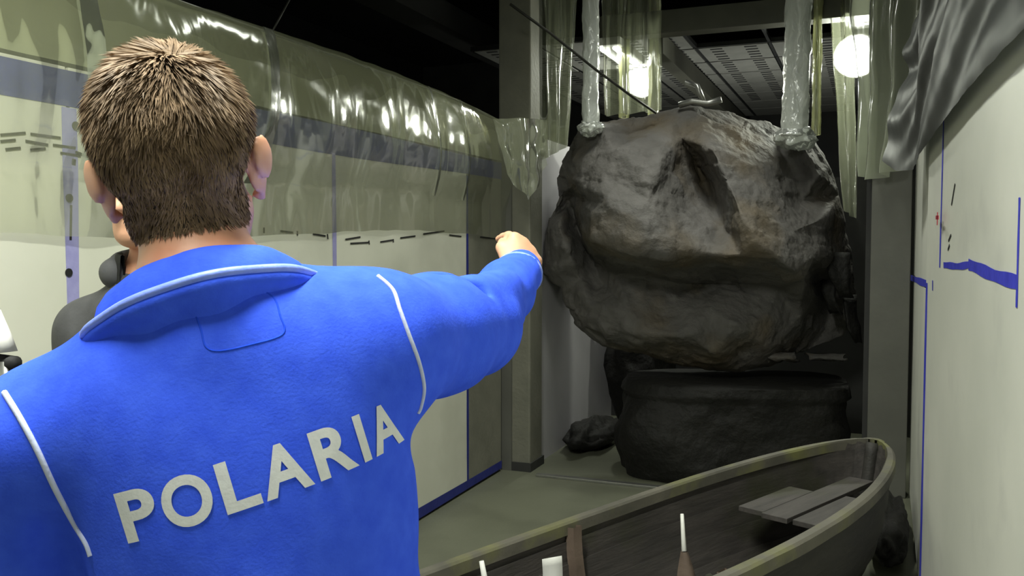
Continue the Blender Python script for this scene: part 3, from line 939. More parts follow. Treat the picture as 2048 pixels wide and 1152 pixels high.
pg = MB().tube([c + Vector((0, 0, 0.0)), c + Vector((0.012, 0, -0.06)), c + Vector((0.03, 0, -0.14))], [0.008, 0.010, 0.010], 8).build('wooden_peg', M['white'], smooth=True)
tag(pg, 'small pale peg stuck inside the boat gunwale', 'peg')
# crumpled clear plastic in the boat bottom
rows = []
for i in range(30):
    row = []
    for j in range(30):
        x, y = (i / 29 - 0.5) * 0.42, (j / 29 - 0.5) * 0.34
        row.append(Vector((x, y, 0.045 + 0.05 * nz(x, y, 1, 9) + 0.03 * nz(x, y, 4, 22) - 0.12 * (x * x + y * y))))
    rows.append(row)
pb = MB().grid(rows).build('plastic_scrap', M['film_clear'], smooth=True, loc=boat_pt(-0.32, 0.02, 0.14))
tag(pb, 'crumpled scrap of clear plastic lying on the boat bottom', 'plastic scrap')

# ================================================================== LAMP STAND AT THE FAR LEFT
c = px(12, 722, 1.75)
ls = empty('light_stand', (c.x, c.y, 0))
tag(ls, 'light stand with a white reflector over a black clamp near the taped panel joint', 'light stand')
zc = c.z
MB().tube([(0, 0, 0.30), (0, 0, zc)], 0.013, 10).build('pole', M['metal'], ls, smooth=True)
for k in range(3):
    a = k * 2.094 + 0.4
    MB().tube([(0, 0, 0.55), (math.cos(a) * 0.26, math.sin(a) * 0.26, 0.008)], 0.008, 8).build('leg', M['metal'], ls, smooth=True)
MB().tube([(-0.035, 0, zc - 0.004), (0.022, 0.006, zc - 0.004)], [0.018, 0.014], 12).build('clamp', M['black_cloth'], ls, smooth=True)
MB().box((-0.03, -0.006, zc - 0.034), (0.036, 0.010, zc - 0.026)).build('clamp_lever', M['black_cloth'], ls, bevel=0.002)
MB().tube([(-0.02, 0, zc + 0.015), (-0.024, 0, zc + 0.05), (-0.03, 0, zc + 0.10)], [0.034, 0.026, 0.012], 16).build('reflector', M['white'], ls, smooth=True)

# ================================================================== PEOPLE
# bodies and clothes are continuous surfaces polygonised from smooth unions of tapered limbs
def unit(v):
    v = np.asarray(v, float); return v / np.linalg.norm(v)

class Cone:
    def __init__(s, a, b, ra, rb, k=0.03, sub=False):
        s.a, s.b = np.asarray(a, float), np.asarray(b, float); s.ra, s.rb, s.k, s.sub = ra, rb, k, sub
        r = max(ra, rb); s.lo = np.minimum(s.a, s.b) - r; s.hi = np.maximum(s.a, s.b) + r
    def __call__(s, P):
        ab = s.b - s.a; L2 = ab.dot(ab) + 1e-12
        t = np.clip(((P - s.a) @ ab) / L2, 0, 1)
        return np.linalg.norm(P - (s.a + t[:, None] * ab), axis=1) - (s.ra + (s.rb - s.ra) * t)

class Ell:
    def __init__(s, c, r, rot=None, k=0.03, sub=False):
        s.c, s.r = np.asarray(c, float), np.asarray(r, float); s.rot = np.eye(3) if rot is None else np.asarray(rot, float)
        s.k, s.sub = k, sub
        m = s.r.max(); s.lo, s.hi = s.c - m, s.c + m
    def __call__(s, P):
        q = (P - s.c) @ s.rot           # columns of rot are the local axes
        k0 = np.linalg.norm(q / s.r, axis=1); k1 = np.linalg.norm(q / (s.r ** 2), axis=1) + 1e-9
        return k0 * (k0 - 1) / k1

def sdf_eval(prims, P, lo=None, hi=None, disp=None):
    d = np.full(len(P), 0.12)
    for p in prims:
        if lo is not None and (np.any(p.lo - 0.09 > hi) or np.any(p.hi + 0.09 < lo)):
            continue
        e = p(P)
        if p.sub:
            e = -e; h = np.clip(0.5 - 0.5 * (d - e) / p.k, 0, 1)
            d = d * (1 - h) + e * h + p.k * h * (1 - h)
        else:
            h = np.clip(0.5 + 0.5 * (d - e) / p.k, 0, 1)
            d = d * (1 - h) + e * h - p.k * h * (1 - h)
    if disp is not None:
        d = d + disp(P)
    return d

def polygonise(prims, h, disp=None, clip=None):
    lo = np.min([p.lo for p in prims if not p.sub], axis=0) - 4 * h
    hi = np.max([p.hi for p in prims if not p.sub], axis=0) + 4 * h
    B = 8
    nb = np.ceil((hi - lo) / (h * B)).astype(int)
    G = np.full(tuple(nb * B), 0.12, dtype=np.float32)
    bi = np.stack(np.meshgrid(*[np.arange(n) for n in nb], indexing='ij'), -1).reshape(-1, 3)
    cen = lo + (bi + 0.5) * B * h
    dc = np.concatenate([sdf_eval(prims, cen[i:i + 20000]) for i in range(0, len(cen), 20000)])
    thr = 0.5 * math.sqrt(3) * B * h * 1.25 + 0.012
    inside = dc < -thr
    Gb = G.reshape(nb[0], B, nb[1], B, nb[2], B)
    for b in bi[inside]:
        Gb[b[0], :, b[1], :, b[2], :] = -0.12
    act = bi[np.abs(dc) <= thr]
    offs = np.stack(np.meshgrid(*[np.arange(B)] * 3, indexing='ij'), -1).reshape(-1, 3)
    # spatial chunks of blocks
    key = (act // 3) @ np.array([1000000, 1000, 1])
    order = np.argsort(key, kind='stable'); act = act[order]; key = key[order]
    cuts = np.flatnonzero(np.diff(key)) + 1
    for ch in np.split(act, cuts):
        ids = (ch[:, None, :] * B + offs[None]).reshape(-1, 3)
        P = lo + ids * h
        d = sdf_eval(prims, P, P.min(0), P.max(0), disp)
        if clip is not None:
            d = np.maximum(d, clip(P))
        G[ids[:, 0], ids[:, 1], ids[:, 2]] = d
    s = G < 0
    any_, all_ = np.zeros(tuple(np.array(G.shape) - 1), bool), np.ones(tuple(np.array(G.shape) - 1), bool)
    for dx in (0, 1):
        for dy in (0, 1):
            for dz in (0, 1):
                v = s[dx:s.shape[0] - 1 + dx, dy:s.shape[1] - 1 + dy, dz:s.shape[2] - 1 + dz]
                any_ |= v; all_ &= v
    cells = np.argwhere(any_ & ~all_)
    cid = np.full(any_.shape, -1, np.int32)
    cid[tuple(cells.T)] = np.arange(len(cells))
    acc = np.zeros((len(cells), 3)); cnt = np.zeros(len(cells))
    cor = [(x, y, z) for x in (0, 1) for y in (0, 1) for z in (0, 1)]
    val = {c: G[cells[:, 0] + c[0], cells[:, 1] + c[1], cells[:, 2] + c[2]].astype(float) for c in cor}
    for c in cor:
        for ax in range(3):
            if c[ax] == 0:
                c2 = list(c); c2[ax] = 1; c2 = tuple(c2)
                a, b = val[c], val[c2]
                m = (a < 0) != (b < 0)
                t = np.where(m, a / np.where(np.abs(a - b) < 1e-12, 1, a - b), 0)
                p = np.array(c, float)[None] + np.zeros((len(cells), 3)); p[:, ax] += t
                acc += np.where(m[:, None], p, 0); cnt += m
    V = lo + (cells + acc / cnt[:, None]) * h
    quads = []
    for ax in range(3):
        o1, o2 = [(1, 2), (2, 0), (0, 1)][ax]
        sl0 = [slice(1, -1)] * 3; sl0[ax] = slice(0, -1)
        sl1 = [slice(1, -1)] * 3; sl1[ax] = slice(1, None)
        a, b = s[tuple(sl0)], s[tuple(sl1)]
        for flip in (False, True):
            m = (a & ~b) if not flip else (~a & b)
            e = np.argwhere(m)
            for q in range(3):
                if q != ax:
                    e[:, q] += 1
            def cc(d1, d2):
                f = e.copy(); f[:, o1] -= d1; f[:, o2] -= d2
                return cid[tuple(f.T)]
            q4 = np.stack([cc(1, 1), cc(0, 1), cc(0, 0), cc(1, 0)], 1)
            quads.append(q4 if not flip else q4[:, ::-1])
    Q = np.concatenate(quads)
    Q = Q[(Q >= 0).all(1)]
    return V, Q

def smooth_mesh(V, Q, it=2, f=0.5):
    for _ in range(it):
        acc = np.zeros_like(V); cnt = np.zeros(len(V))
        for a, b in ((0, 1), (1, 2), (2, 3), (3, 0)):
            np.add.at(acc, Q[:, a], V[Q[:, b]]); np.add.at(acc, Q[:, b], V[Q[:, a]])
            np.add.at(cnt, Q[:, a], 1); np.add.at(cnt, Q[:, b], 1)
        V = V + (acc / np.maximum(cnt, 1)[:, None] - V) * f
    return V

_rs = np.random.RandomState(3)
_wv = _rs.normal(size=(24, 3)); _ph = _rs.uniform(0, 6.28, 24)
def wob(P, scale, n=8, o=0):
    d = 0
    for i in range(n):
        d = d + np.sin(P @ (_wv[(i + o) % 24] * scale) + _ph[(i + o) % 24])
    return d / n

def rot_zyx(yaw, pitch, roll):
    """yaw left +, pitch up +, roll: + leans to the right side"""
    m = Matrix.Rotation(yaw, 3, 'Z') @ Matrix.Rotation(roll, 3, 'Y') @ Matrix.Rotation(pitch, 3, 'X')
    return np.array(m)

def head_prims(H, Rm, sc=1.0):
    T = lambda x, y, z: H + Rm @ np.array([x, y, z]) * sc
    E = lambda c, r, rx=0, ry=0, rz=0, k=0.02, sub=False: Ell(T(*c), np.array(r) * sc, Rm @ np.array(Euler((rx, ry, rz)).to_matrix()), k, sub)
    p = [E((0, -0.016, 0.030), (0.0775, 0.099, 0.092)),
         E((0, -0.060, -0.002), (0.064, 0.050, 0.062), k=0.03),
         E((0, 0.032, -0.040), (0.060, 0.066, 0.078), k=0.03),
         E((0, 0.030, -0.078), (0.052, 0.058, 0.036), k=0.03),
         Cone(T(0, 0.074, -0.098), T(0, 0.070, -0.104), 0.022, 0.020, 0.02),
         Cone(T(-0.052, 0.0, -0.062), T(-0.02, 0.068, -0.096), 0.016, 0.016, 0.03),
         Cone(T(0.052, 0.0, -0.062), T(0.02, 0.068, -0.096), 0.016, 0.016, 0.03),
         Cone(T(-0.036, 0.083, 0.022), T(0.036, 0.083, 0.022), 0.012, 0.012, 0.02),
         E((-0.034, 0.098, 0.002), (0.017, 0.012, 0.011), k=0.012, sub=True),
         E((0.034, 0.098, 0.002), (0.017, 0.012, 0.011), k=0.012, sub=True),
         Cone(T(0, 0.092, 0.008), T(0, 0.112, -0.030), 0.008, 0.013, 0.010),
         Cone(T(-0.012, 0.100, -0.034), T(0.012, 0.100, -0.034), 0.008, 0.008, 0.008),
         E((0, 0.092, -0.060), (0.024, 0.010, 0.006), k=0.006), E((0, 0.090, -0.070), (0.020, 0.010, 0.007), k=0.006)]
    for sg in (-1, 1):
        p += [E((sg * 0.084, -0.006, -0.016), (0.006, 0.020, 0.034), rx=-0.18, rz=-sg * 0.50, k=0.012),
              E((sg * 0.093, -0.013, -0.006), (0.0055, 0.019, 0.027), rx=-0.18, rz=-sg * 0.55, k=0.006),
              E((sg * 0.094, 0.002, -0.010), (0.005, 0.011, 0.018), rx=-0.18, rz=-sg * 0.45, k=0.004, sub=True),
              Cone(T(sg * 0.080, 0.004, -0.046), T(sg * 0.082, 0.006, -0.050), 0.007, 0.006, 0.008)]
    return p

def hand_prims(W, fh, nh, wh, curls, spread=0.0195, thumb=1.0):
    """W wrist, fh pointing direction, nh back of hand, wh from index to little finger"""
    W, fh, nh, wh = np.asarray(W, float), unit(fh), unit(nh), unit(wh)
    p = []
    lens = [(0.044, 0.027, 0.022), (0.049, 0.030, 0.023), (0.045, 0.028, 0.022), (0.036, 0.021, 0.019)]
    for i in range(4):
        K = W + fh * (0.090 - 0.004 * abs(i - 1) - 0.003 * i) + wh * (i - 1.5) * spread + nh * (0.004 - 0.003 * abs(i - 1.5))
        p.append(Cone(W + fh * 0.012 + wh * (i - 1.5) * 0.010, K, 0.016, 0.0115, 0.014))
        a = K; ang = 0.0
        rr = [0.0098, 0.0092, 0.0085, 0.0075] if i < 3 else [0.0088, 0.0082, 0.0076, 0.0068]
        for j, L_ in enumerate(lens[i]):
            ang += curls[i][j]
            d = fh * math.cos(ang) - nh * math.sin(ang)
            b = a + d * L_
            p.append(Cone(a, b, rr[j], rr[j + 1], 0.003 if j else 0.008))
            a = b
    t0 = W + fh * 0.022 - wh * 0.020 - nh * 0.006
    t1 = t0 + fh * 0.036 - wh * 0.020 * thumb - nh * 0.010
    t2 = t1 + fh * 0.030 + wh * 0.004 - nh * 0.010
    t3 = t2 + fh * 0.022 + wh * 0.008 - nh * 0.006
    p += [Cone(t0, t1, 0.016, 0.0125, 0.014), Cone(t1, t2, 0.0112, 0.0102, 0.004), Cone(t2, t3, 0.0102, 0.0085, 0.004)]
    return p

def hair_mesh(V, Q, H, Rm, N, mat, top_len, side_len, seed, hairline):
    """returns scalp face mask and a strand mesh grown on the scalp"""
    rs = np.random.RandomState(seed)
    L = (V - H) @ Rm
    vm = hairline(L)
    fm = vm[Q].all(1)
    A = Q[fm]
    v0, v1, v2, v3 = (V[A[:, i]] for i in range(4))
    nrm = np.cross(v2 - v0, v3 - v1); ar = np.linalg.norm(nrm, axis=1) + 1e-12; nrm /= ar[:, None]
    pick = rs.choice(len(A), N, p=ar / ar.sum())
    w = rs.rand(N, 2)
    P = ((1 - w[:, :1]) * (1 - w[:, 1:]) * v0[pick] + w[:, :1] * (1 - w[:, 1:]) * v1[pick] + w[:, :1] * w[:, 1:] * v2[pick] + (1 - w[:, :1]) * w[:, 1:] * v3[pick])
    n = nrm[pick]; l = (P - H) @ Rm
    crown = np.array([0.012, -0.060, 0.105])
    fl = l - crown
    top = np.clip((l[:, 2] - 0.035) / 0.06, 0, 1) * np.clip((l[:, 1] + 0.10) / 0.08, 0, 1)
    fl[:, 1] += 0.05 * top; fl[:, 0] -= 0.05 * top; fl[:, 2] -= 0.06 * (1 - top)
    cl = np.stack([wob(l, 75, 6, 1), wob(l, 75, 6, 7), wob(l, 75, 6, 13)], 1)
    fl = fl / np.linalg.norm(fl, axis=1)[:, None] + cl * 0.55 + rs.normal(size=(N, 3)) * 0.16
    fl = fl @ Rm.T
    fl -= n * (fl * n).sum(1)[:, None]; fl /= np.linalg.norm(fl, axis=1)[:, None] + 1e-9
    hfac = np.clip((l[:, 2] + 0.07) / 0.13, 0, 1)
    Ln = (side_len + (top_len - side_len) * np.clip(hfac * 1.15 - 0.25, 0, 1) ** 1.2) * rs.uniform(0.7, 1.15, N)
    lift = 0.30 + 0.35 * top + 0.10 * rs.rand(N)
    sd = np.cross(n, fl)
    sgn = np.where(rs.rand(N) < 0.5, -1.0, 1.0)
    K = 4
    verts = np.zeros((N, K * 2 + 1, 3))
    wid = 0.00095 * rs.uniform(0.7, 1.4, N) * (1.0 + 0.4 * hfac)
    for k in range(K):
        s_ = k / K
        c = P + n * (Ln * lift * (s_ - 0.38 * s_ * s_))[:, None] + fl * (Ln * (0.45 * s_ + 0.55 * s_ * s_))[:, None] - n * 0.001
        ww = (wid * (1 - 0.6 * s_))[:, None]
        tl = n * (0.0006 * sgn)[:, None]
        verts[:, 2 * k] = c - sd * ww - tl; verts[:, 2 * k + 1] = c + sd * ww + tl
    verts[:, 2 * K] = P + n * (Ln * lift * 0.62)[:, None] + fl * Ln[:, None]
    base = (np.arange(N) * (2 * K + 1))[:, None]
    faces = []
    for k in range(K - 1):
        faces.append(base + np.array([[2 * k, 2 * k + 1, 2 * k + 3, 2 * k + 2]]))
    quads = np.concatenate(faces)
    tris = base + np.array([[2 * K - 2, 2 * K - 1, 2 * K]])
    me = mesh_from('hair', verts.reshape(-1, 3), quads.tolist() + tris.tolist(), True)
    me.materials.append(mat)
    return fm, me

def sdf_object(name, prims, h, mat, parent, disp=None, sm=2, clip=None):
    V, Q = polygonise(prims, h, disp, clip)
    V = smooth_mesh(V, Q, sm)
    me = mesh_from(name, V, Q, True)
    return link(name, me, mat, parent), V, Q

def collar_mesh(c, ex, ey, ez, a, b, drop, prof, phi0=155, n=72, wob_amp=0.002):
    """profile swept round the neck; phi 0 is the nape; prof: (radial offset, height)"""
    c, ex, ey, ez = [np.asarray(q, float) for q in (c, ex, ey, ez)]
    rows = []
    for i in range(n + 1):
        ph = R(-phi0 + 2 * phi0 * i / n)
        rad = ex * math.sin(ph) * a - ey * math.cos(ph) * b
        rn = unit(ex * math.sin(ph) / a - ey * math.cos(ph) / b)
        dz = -drop * (1 - math.cos(ph)) / 2
        w_ = wob_amp * math.sin(ph * 5 + 1) + wob_amp * math.sin(ph * 9)
        rows.append([Vector(c + rad + rn * (o + w_) + ez * (hh + dz)) for o, hh in prof])
    return rows

def project_strip(bvh, pts, r, name, mat, parent, lift=0.0, seg=8):
    MB().tube([p + n * lift for p, n in pts], r, seg).build(name, mat, parent, smooth=True)

# ------------------------------------------------------------------ the man in the blue fleece
BX, BY = -0.24, 1.02
base = np.array([BX, BY, 0.0])
J = lambda x, y, z: np.array([x - BX, y - BY, z])
U_ = unit([-0.17, 0.02, 0.98]); Lr = np.array([0.386, 0.095, 0.10]); Lr = unit(Lr - U_ * U_.dot(Lr)); Fw = np.cross(U_, Lr)
TB = np.stack([Lr, Fw, U_], 1)
HC = J(-0.398, 1.070, 1.646); HR = rot_zyx(R(14), R(-2), R(-10))
neck0, neck1 = HC + HR @ np.array([0, -0.022, -0.060]), J(-0.345, 1.015, 1.475)
sR, eR, wR = J(-0.168, 1.095, 1.425), J(-0.055, 1.345, 1.424), J(0.012, 1.60, 1.498)
sL, eL, wL = J(-0.525, 1.005, 1.325), J(-0.60, 1.01, 1.05), J(-0.575, 1.13, 0.83)
hipc = J(-0.235, 1.03, 0.96)
chest = J(-0.308, 1.045, 1.285)
fR = unit([0.16, 0.80, 0.52])
hR_, hL_ = J(-0.145, 1.03, 0.92), J(-0.325, 1.03, 0.92)
kR, kL = J(-0.115, 1.06, 0.50), J(-0.345, 1.05, 0.50)
aR, aL = J(-0.10, 1.00, 0.09), J(-0.365, 0.99, 0.09)

wh_ = unit(np.array([0.66, 0.0, -0.75]) - fR * np.dot(fR, [0.66, 0.0, -0.75])); nh_ = np.cross(wh_, fR)
if nh_[2] < 0: nh_ = -nh_
fL = unit([0.05, 0.35, -1.0]); whL = unit(np.array([-0.25, -0.9, -0.3]) - fL * np.dot(fL, [-0.25, -0.9, -0.3])); nhL = np.cross(fL, whL)
if nhL[0] > 0: nhL = -nhL
body = head_prims(HC, HR, 1.04)
body += [Cone(neck0, neck1, 0.056, 0.066, 0.03),
         Cone(HC + HR @ np.array([0, -0.045, -0.045]), neck1 + np.array([0, -0.02, 0]), 0.040, 0.050, 0.03)]
def torso_body(chest, hipc, TB, neck1, sL, sR, k=0.05):
    return [Ell(chest, (0.160, 0.105, 0.19), TB, k), Ell((chest + hipc) / 2, (0.150, 0.100, 0.17), TB, k), Ell(hipc, (0.160, 0.110, 0.12), None, k),
            Cone(sL, neck1, 0.055, 0.060, k), Cone(sR, neck1, 0.055, 0.060, k)]
def limbs_body(sR, eR, wR, sL, eL, wL, hR_, hL_, kR, kL, aR, aL):
    p = []
    for s_, e_, w_ in ((sR, eR, wR), (sL, eL, wL)):
        p += [Cone(s_, e_, 0.052, 0.040, 0.03), Cone(e_, w_, 0.042, 0.027, 0.02)]
    for h_, k_, a_ in ((hR_, kR, aR), (hL_, kL, aL)):
        p += [Cone(h_, k_, 0.085, 0.055, 0.04), Cone(k_, a_, 0.056, 0.036, 0.03), Cone(a_ + np.array([0, -0.03, -0.045]), a_ + np.array([0, 0.14, -0.055]), 0.032, 0.026, 0.02)]
    return p
body += torso_body(chest, hipc, TB, neck1, sL, sR) + limbs_body(sR, eR, wR, sL, eL, wL, hR_, hL_, kR, kL, aR, aL)
body += hand_prims(wR, fR, nh_, wh_, [(0.60, 0.25, 0.15), (1.25, 1.5, 0.9), (1.35, 1.5, 0.9), (1.4, 1.5, 0.9)])
body += hand_prims(wL, fL, nhL, whL, [(0.25, 0.4, 0.3), (0.3, 0.45, 0.35), (0.35, 0.5, 0.35), (0.4, 0.5, 0.35)])
Vb, Qb = polygonise(body, 0.004)
Vb = smooth_mesh(Vb, Qb, 2)
def hairline_man(L):
    x, y, z = L[:, 0], L[:, 1], L[:, 2]
    low = np.where(y < -0.02, -0.088 + 0.35 * np.clip(np.abs(x) - 0.045, 0, 1), np.where(y < 0.03, -0.02 + (y + 0.02) * 0.8, 0.03 + (y - 0.03) * 0.9))
    ear = (np.abs(x) > 0.0830) & (z < 0.030) & (y > -0.055)
    earback = (np.abs(x) > 0.069) & (z < 0.016) & (y > -0.034) & (y < 0.03)
    return (z > low) & ~ear & ~earback & (y < 0.105) & (z < 0.2)
me = mesh_from('person', Vb, Qb, True)
fm, hme = hair_mesh(Vb, Qb, HC, HR, 28000, M['hair'], 0.040, 0.010, 5, hairline_man)
me.materials.append(M['skin']); me.materials.append(M['scalp'])
me.polygons.foreach_set('material_index', fm.astype(int).tolist())
man = bpy.data.objects.new('person', me); COL.objects.link(man)
man.location = hd(BX, BY, 0); man.rotation_euler = (0, 0, YAW)
tag(man, 'man in a bright blue fleece jacket pointing at the hanging rock', 'person')
link('hair', hme, M['hair'], man)
for sg in (-1, 1):
    cpos = HC + HR @ np.array([sg * 0.034, 0.083, 0.002])
    e = bmesh.new(); bmesh.ops.create_uvsphere(e, u_segments=16, v_segments=10, radius=0.0125)
    em = bpy.data.meshes.new('eye'); e.to_mesh(em); e.free()
    o = link('eye', em, M['eye'], man); o.location = Vector(cpos)
    MB().tube([Vector((0, 0.0118, 0)), Vector((0, 0.0130, 0))], 0.0055, 12).build('iris', M['ink'], o)

# fleece jacket
jk = [Ell(chest + TB @ np.array([0, 0.0, 0.0]), (0.186, 0.138, 0.22), TB, 0.06),
      Ell(chest + TB @ np.array([0.045, -0.035, 0.07]), (0.115, 0.090, 0.135), TB, 0.06),
      Ell(chest + TB @ np.array([-0.075, -0.035, 0.06]), (0.115, 0.090, 0.135), TB, 0.06),
      Ell((chest * 0.55 + hipc * 0.45) + np.array([-0.015, 0, 0]), (0.168, 0.138, 0.22), TB, 0.08),
      Ell(hipc + np.array([0, 0, 0.02]), (0.195, 0.145, 0.15), None, 0.08),
      Cone(sL, neck1 + np.array([-0.02, 0.0, -0.03]), 0.080, 0.075, 0.05), Cone(sR, neck1 + np.array([0.03, 0, -0.03]), 0.084, 0.078, 0.05),
      Cone(sR, sR * 0.45 + eR * 0.55, 0.086, 0.080, 0.05), Cone(sR * 0.45 + eR * 0.55, eR, 0.080, 0.068, 0.03),
      Cone(eR, eR * 0.35 + wR * 0.65, 0.066, 0.050, 0.025), Cone(eR * 0.35 + wR * 0.65, wR + fR * 0.004, 0.050, 0.041, 0.02),
      Cone(sL, eL, 0.084, 0.068, 0.05), Cone(eL, wL, 0.066, 0.042, 0.025)]
# elbow and armpit folds
ez_ = np.array([0, 0, 1.0])
jk += [Cone(J(-0.100, 1.225, 1.500), J(-0.050, 1.265, 1.484), 0.007, 0.013, 0.016, sub=True),
       Cone(J(-0.050, 1.265, 1.484), J(-0.026, 1.275, 1.442), 0.012, 0.005, 0.016, sub=True),
       Cone(J(-0.052, 1.30, 1.478), J(-0.005, 1.43, 1.490), 0.020, 0.016, 0.03),
       Cone(J(-0.125, 1.12, 1.345), J(-0.180, 1.02, 1.24), 0.012, 0.006, 0.03, sub=True),
       Cone(J(-0.492, 0.93, 1.24), J(-0.475, 0.95, 1.08), 0.014, 0.016, 0.03, sub=True)]
def cloth_disp(P):
    arm = np.clip((P[:, 0] - J(-0.14, 0, 0)[0]) * 8, 0, 1)
    d = 0.0022 * wob(P, 26, 8, 2) + 0.0040 * wob(P * np.array([1, 1, 0.45]), 14, 6, 9)
    d = d + arm * 0.0014 * np.sin(P @ np.array([60, 45, 25]) + 2 * wob(P, 20, 5, 4))
    low = np.clip((1.24 - P[:, 2]) * 5, 0, 1)
    d = d + low * 0.008 * np.sin(P[:, 0] * 38 + P[:, 2] * 10 + 1.5 * wob(P, 9, 5, 6))
    return d
jacket, Vj, Qj = sdf_object('fleece_jacket', jk, 0.005, M['fleece'], man, cloth_disp, 3, clip=lambda P: 0.86 - P[:, 2])
bvh = BVHTree.FromPolygons([tuple(v) for v in Vj], [tuple(q) for q in Qj.tolist()])
CAML = Vector((-BX, -BY, EYE))
def ray_px(u, v):
    d = Vector(((u - 1024) / F, 1.0, (576 - v) / F))
    d = Matrix.Rotation(-PITCH, 3, 'X') @ d
    h_, n_, i_, t_ = bvh.ray_cast(CAML, d.normalized())
    return (h_, n_) if h_ is not None else None
def smoothline(ctrl, n=40):
    out = []
    m = len(ctrl) - 1
    for k in range(n + 1):
        t = k / n * m; i = min(int(t), m - 1); f = t - i
        p0, p1, p2, p3 = [np.array(ctrl[max(0, min(m, j))], float) for j in (i - 1, i, i + 1, i + 2)]
        out.append(0.5 * ((2 * p1) + (-p0 + p2) * f + (2 * p0 - 5 * p1 + 4 * p2 - p3) * f * f + (-p0 + 3 * p1 - 3 * p2 + p3) * f ** 3))
    return out
def pipe_px(ctrl, r, name, mat, n=40, lift=0.0):
    pts = [ray_px(*c) for c in smoothline(ctrl, n)]
    pts = [p for p in pts if p]
    if len(pts) > 3:
        MB().tube([p + n_ * lift for p, n_ in pts], r, 8).build(name, mat, jacket, smooth=True)
    return pts
pipe_px([(756, 552), (786, 580), (800, 620), (818, 670), (838, 725), (848, 775), (842, 812), (836, 826)], 0.0026, 'piping', M['piping'], 50)
pipe_px([(9, 785), (40, 835), (75, 900), (110, 975), (145, 1040), (172, 1085), (182, 1112)], 0.0034, 'piping', M['piping'], 50)
pipe_px([(392, 632), (402, 660), (412, 694), (440, 702), (500, 690), (566, 668), (560, 630), (548, 596), (520, 578)], 0.0012, 'yoke_seam', M['fleece_seam'], 60, -0.0004)
# cuffs
MB().tube([Vector(wR - fR * 0.006), Vector(wR + fR * 0.006)], [0.0425, 0.0415], 24, cap=False).build('cuff', M['collar_piping'], jacket, smooth=True, solid=0.004)
# stand collar with rolled edge
cc = neck1 + U_ * 0.012 + np.array([-0.008, 0.010, 0])
ca, cbk = 0.110, 0.088
CZ = unit(U_ + 0.10 * Fw - 0.10 * Lr)
CX = unit(Lr - CZ * CZ.dot(Lr)); CY = np.cross(CZ, CX)
prof = [(0.000, -0.045), (0.012, -0.018), (0.022, -0.007), (0.025, 0.002), (0.020, 0.010), (0.012, 0.012), (0.010, 0.018), (0.002, 0.034), (-0.008, 0.044),
        (-0.012, 0.046), (-0.016, 0.042), (-0.016, 0.020), (-0.012, -0.040)]
rows = collar_mesh(cc, CX, CY, CZ, ca, cbk, 0.050, prof)
MB().grid(rows).build('collar', M['fleece'], jacket, smooth=True)
MB().tube([r[4] + (r[4] - r[8]).normalized() * 0.001 for r in rows], 0.0052, 8).build('collar_piping', M['collar_piping'], jacket, smooth=True)

# lettering on the back
A0 = ray_px(545, 945)[0]
lv, fv, uv = Vector(Lr), Vector(Fw), Vector(U_)
TEXT_W, TEXT_H, TEXT_ROT = 0.322, 0.0530, R(6.5)
tl_ = (lv * math.cos(TEXT_ROT) + uv * math.sin(TEXT_ROT)); tu_ = (uv * math.cos(TEXT_ROT) - lv * math.sin(TEXT_ROT))
def back_hit(s_, h_):
    o_ = A0 + tl_ * s_ + tu_ * h_ - fv * 0.6
    hit, n_, i_, t_ = bvh.ray_cast(o_, fv)
    return hit, n_
tab_s = np.linspace(-0.20, 0.20, 161); pp = []
for s_ in tab_s:
    hit, _ = back_hit(float(s_), 0.0)
    pp.append(np.array(hit) if hit is not None else np.array(A0 + tl_ * float(s_) + fv * 0.15))
arc = np.concatenate([[0], np.cumsum([np.linalg.norm(b - a) for a, b in zip(pp[:-1], pp[1:])])])
arc -= np.interp(0.0, tab_s, arc)
bm = bmesh.new()
EM = TEXT_H / 0.72
GL = {'P': (0.070, 0.555, 0.667), 'O': (0.044, 0.690, 0.778), 'L': (0.076, 0.500, 0.611), 'A': (0.015, 0.690, 0.722), 'R': (0.070, 0.620, 0.722), 'I': (0.068, 0.142, 0.278)}
pen = -0.5 * sum(GL[c_][2] for c_ in 'POLARIA') * EM
for ch_ in 'POLARIA':
    fc = bpy.data.curves.new('lettering', 'FONT'); fc.body = ch_; fc.size = 1.0; fc.offset = 0.030; fc.resolution_u = 8
    fo_ = bpy.data.objects.new('lettering', fc); COL.objects.link(fo_)
    dg = bpy.context.evaluated_depsgraph_get()
    tmp = fo_.evaluated_get(dg).to_mesh()
    xs = [v.co.x for v in tmp.vertices]; ysx = [v.co.y for v in tmp.vertices]
    x0, x1, y0, y1 = min(xs), max(xs), min(ysx), max(ysx)
    lb_, wd_, ad_ = GL[ch_]
    vv = [bm.verts.new((pen + (lb_ + wd_ * (v.co.x - x0) / (x1 - x0)) * EM, (v.co.y - y0) / (y1 - y0) * TEXT_H - TEXT_H / 2, 0)) for v in tmp.vertices]
    for p_ in tmp.polygons:
        try:
            bm.faces.new([vv[q] for q in p_.vertices])
        except ValueError:
            pass
    pen += ad_ * EM
    bpy.data.objects.remove(fo_)
TEXT_W = 4.5 * EM
for k in range(1, 90):
    xq = -TEXT_W / 2 + TEXT_W * k / 90
    bmesh.ops.bisect_plane(bm, geom=bm.verts[:] + bm.edges[:] + bm.faces[:], plane_co=(xq, 0, 0), plane_no=(1, 0, 0))
for k in range(1, 14):
    yq = -TEXT_H / 2 + TEXT_H * k / 14
    bmesh.ops.bisect_plane(bm, geom=bm.verts[:] + bm.edges[:] + bm.faces[:], plane_co=(0, yq, 0), plane_no=(0, 1, 0))
bmesh.ops.triangulate(bm, faces=bm.faces[:])
for v in bm.verts:
    s_ = float(np.interp(v.co.x, arc, tab_s))
    hit, n_ = back_hit(s_, v.co.y)
    v.co = (hit + n_ * 0.0012) if hit is not None else A0
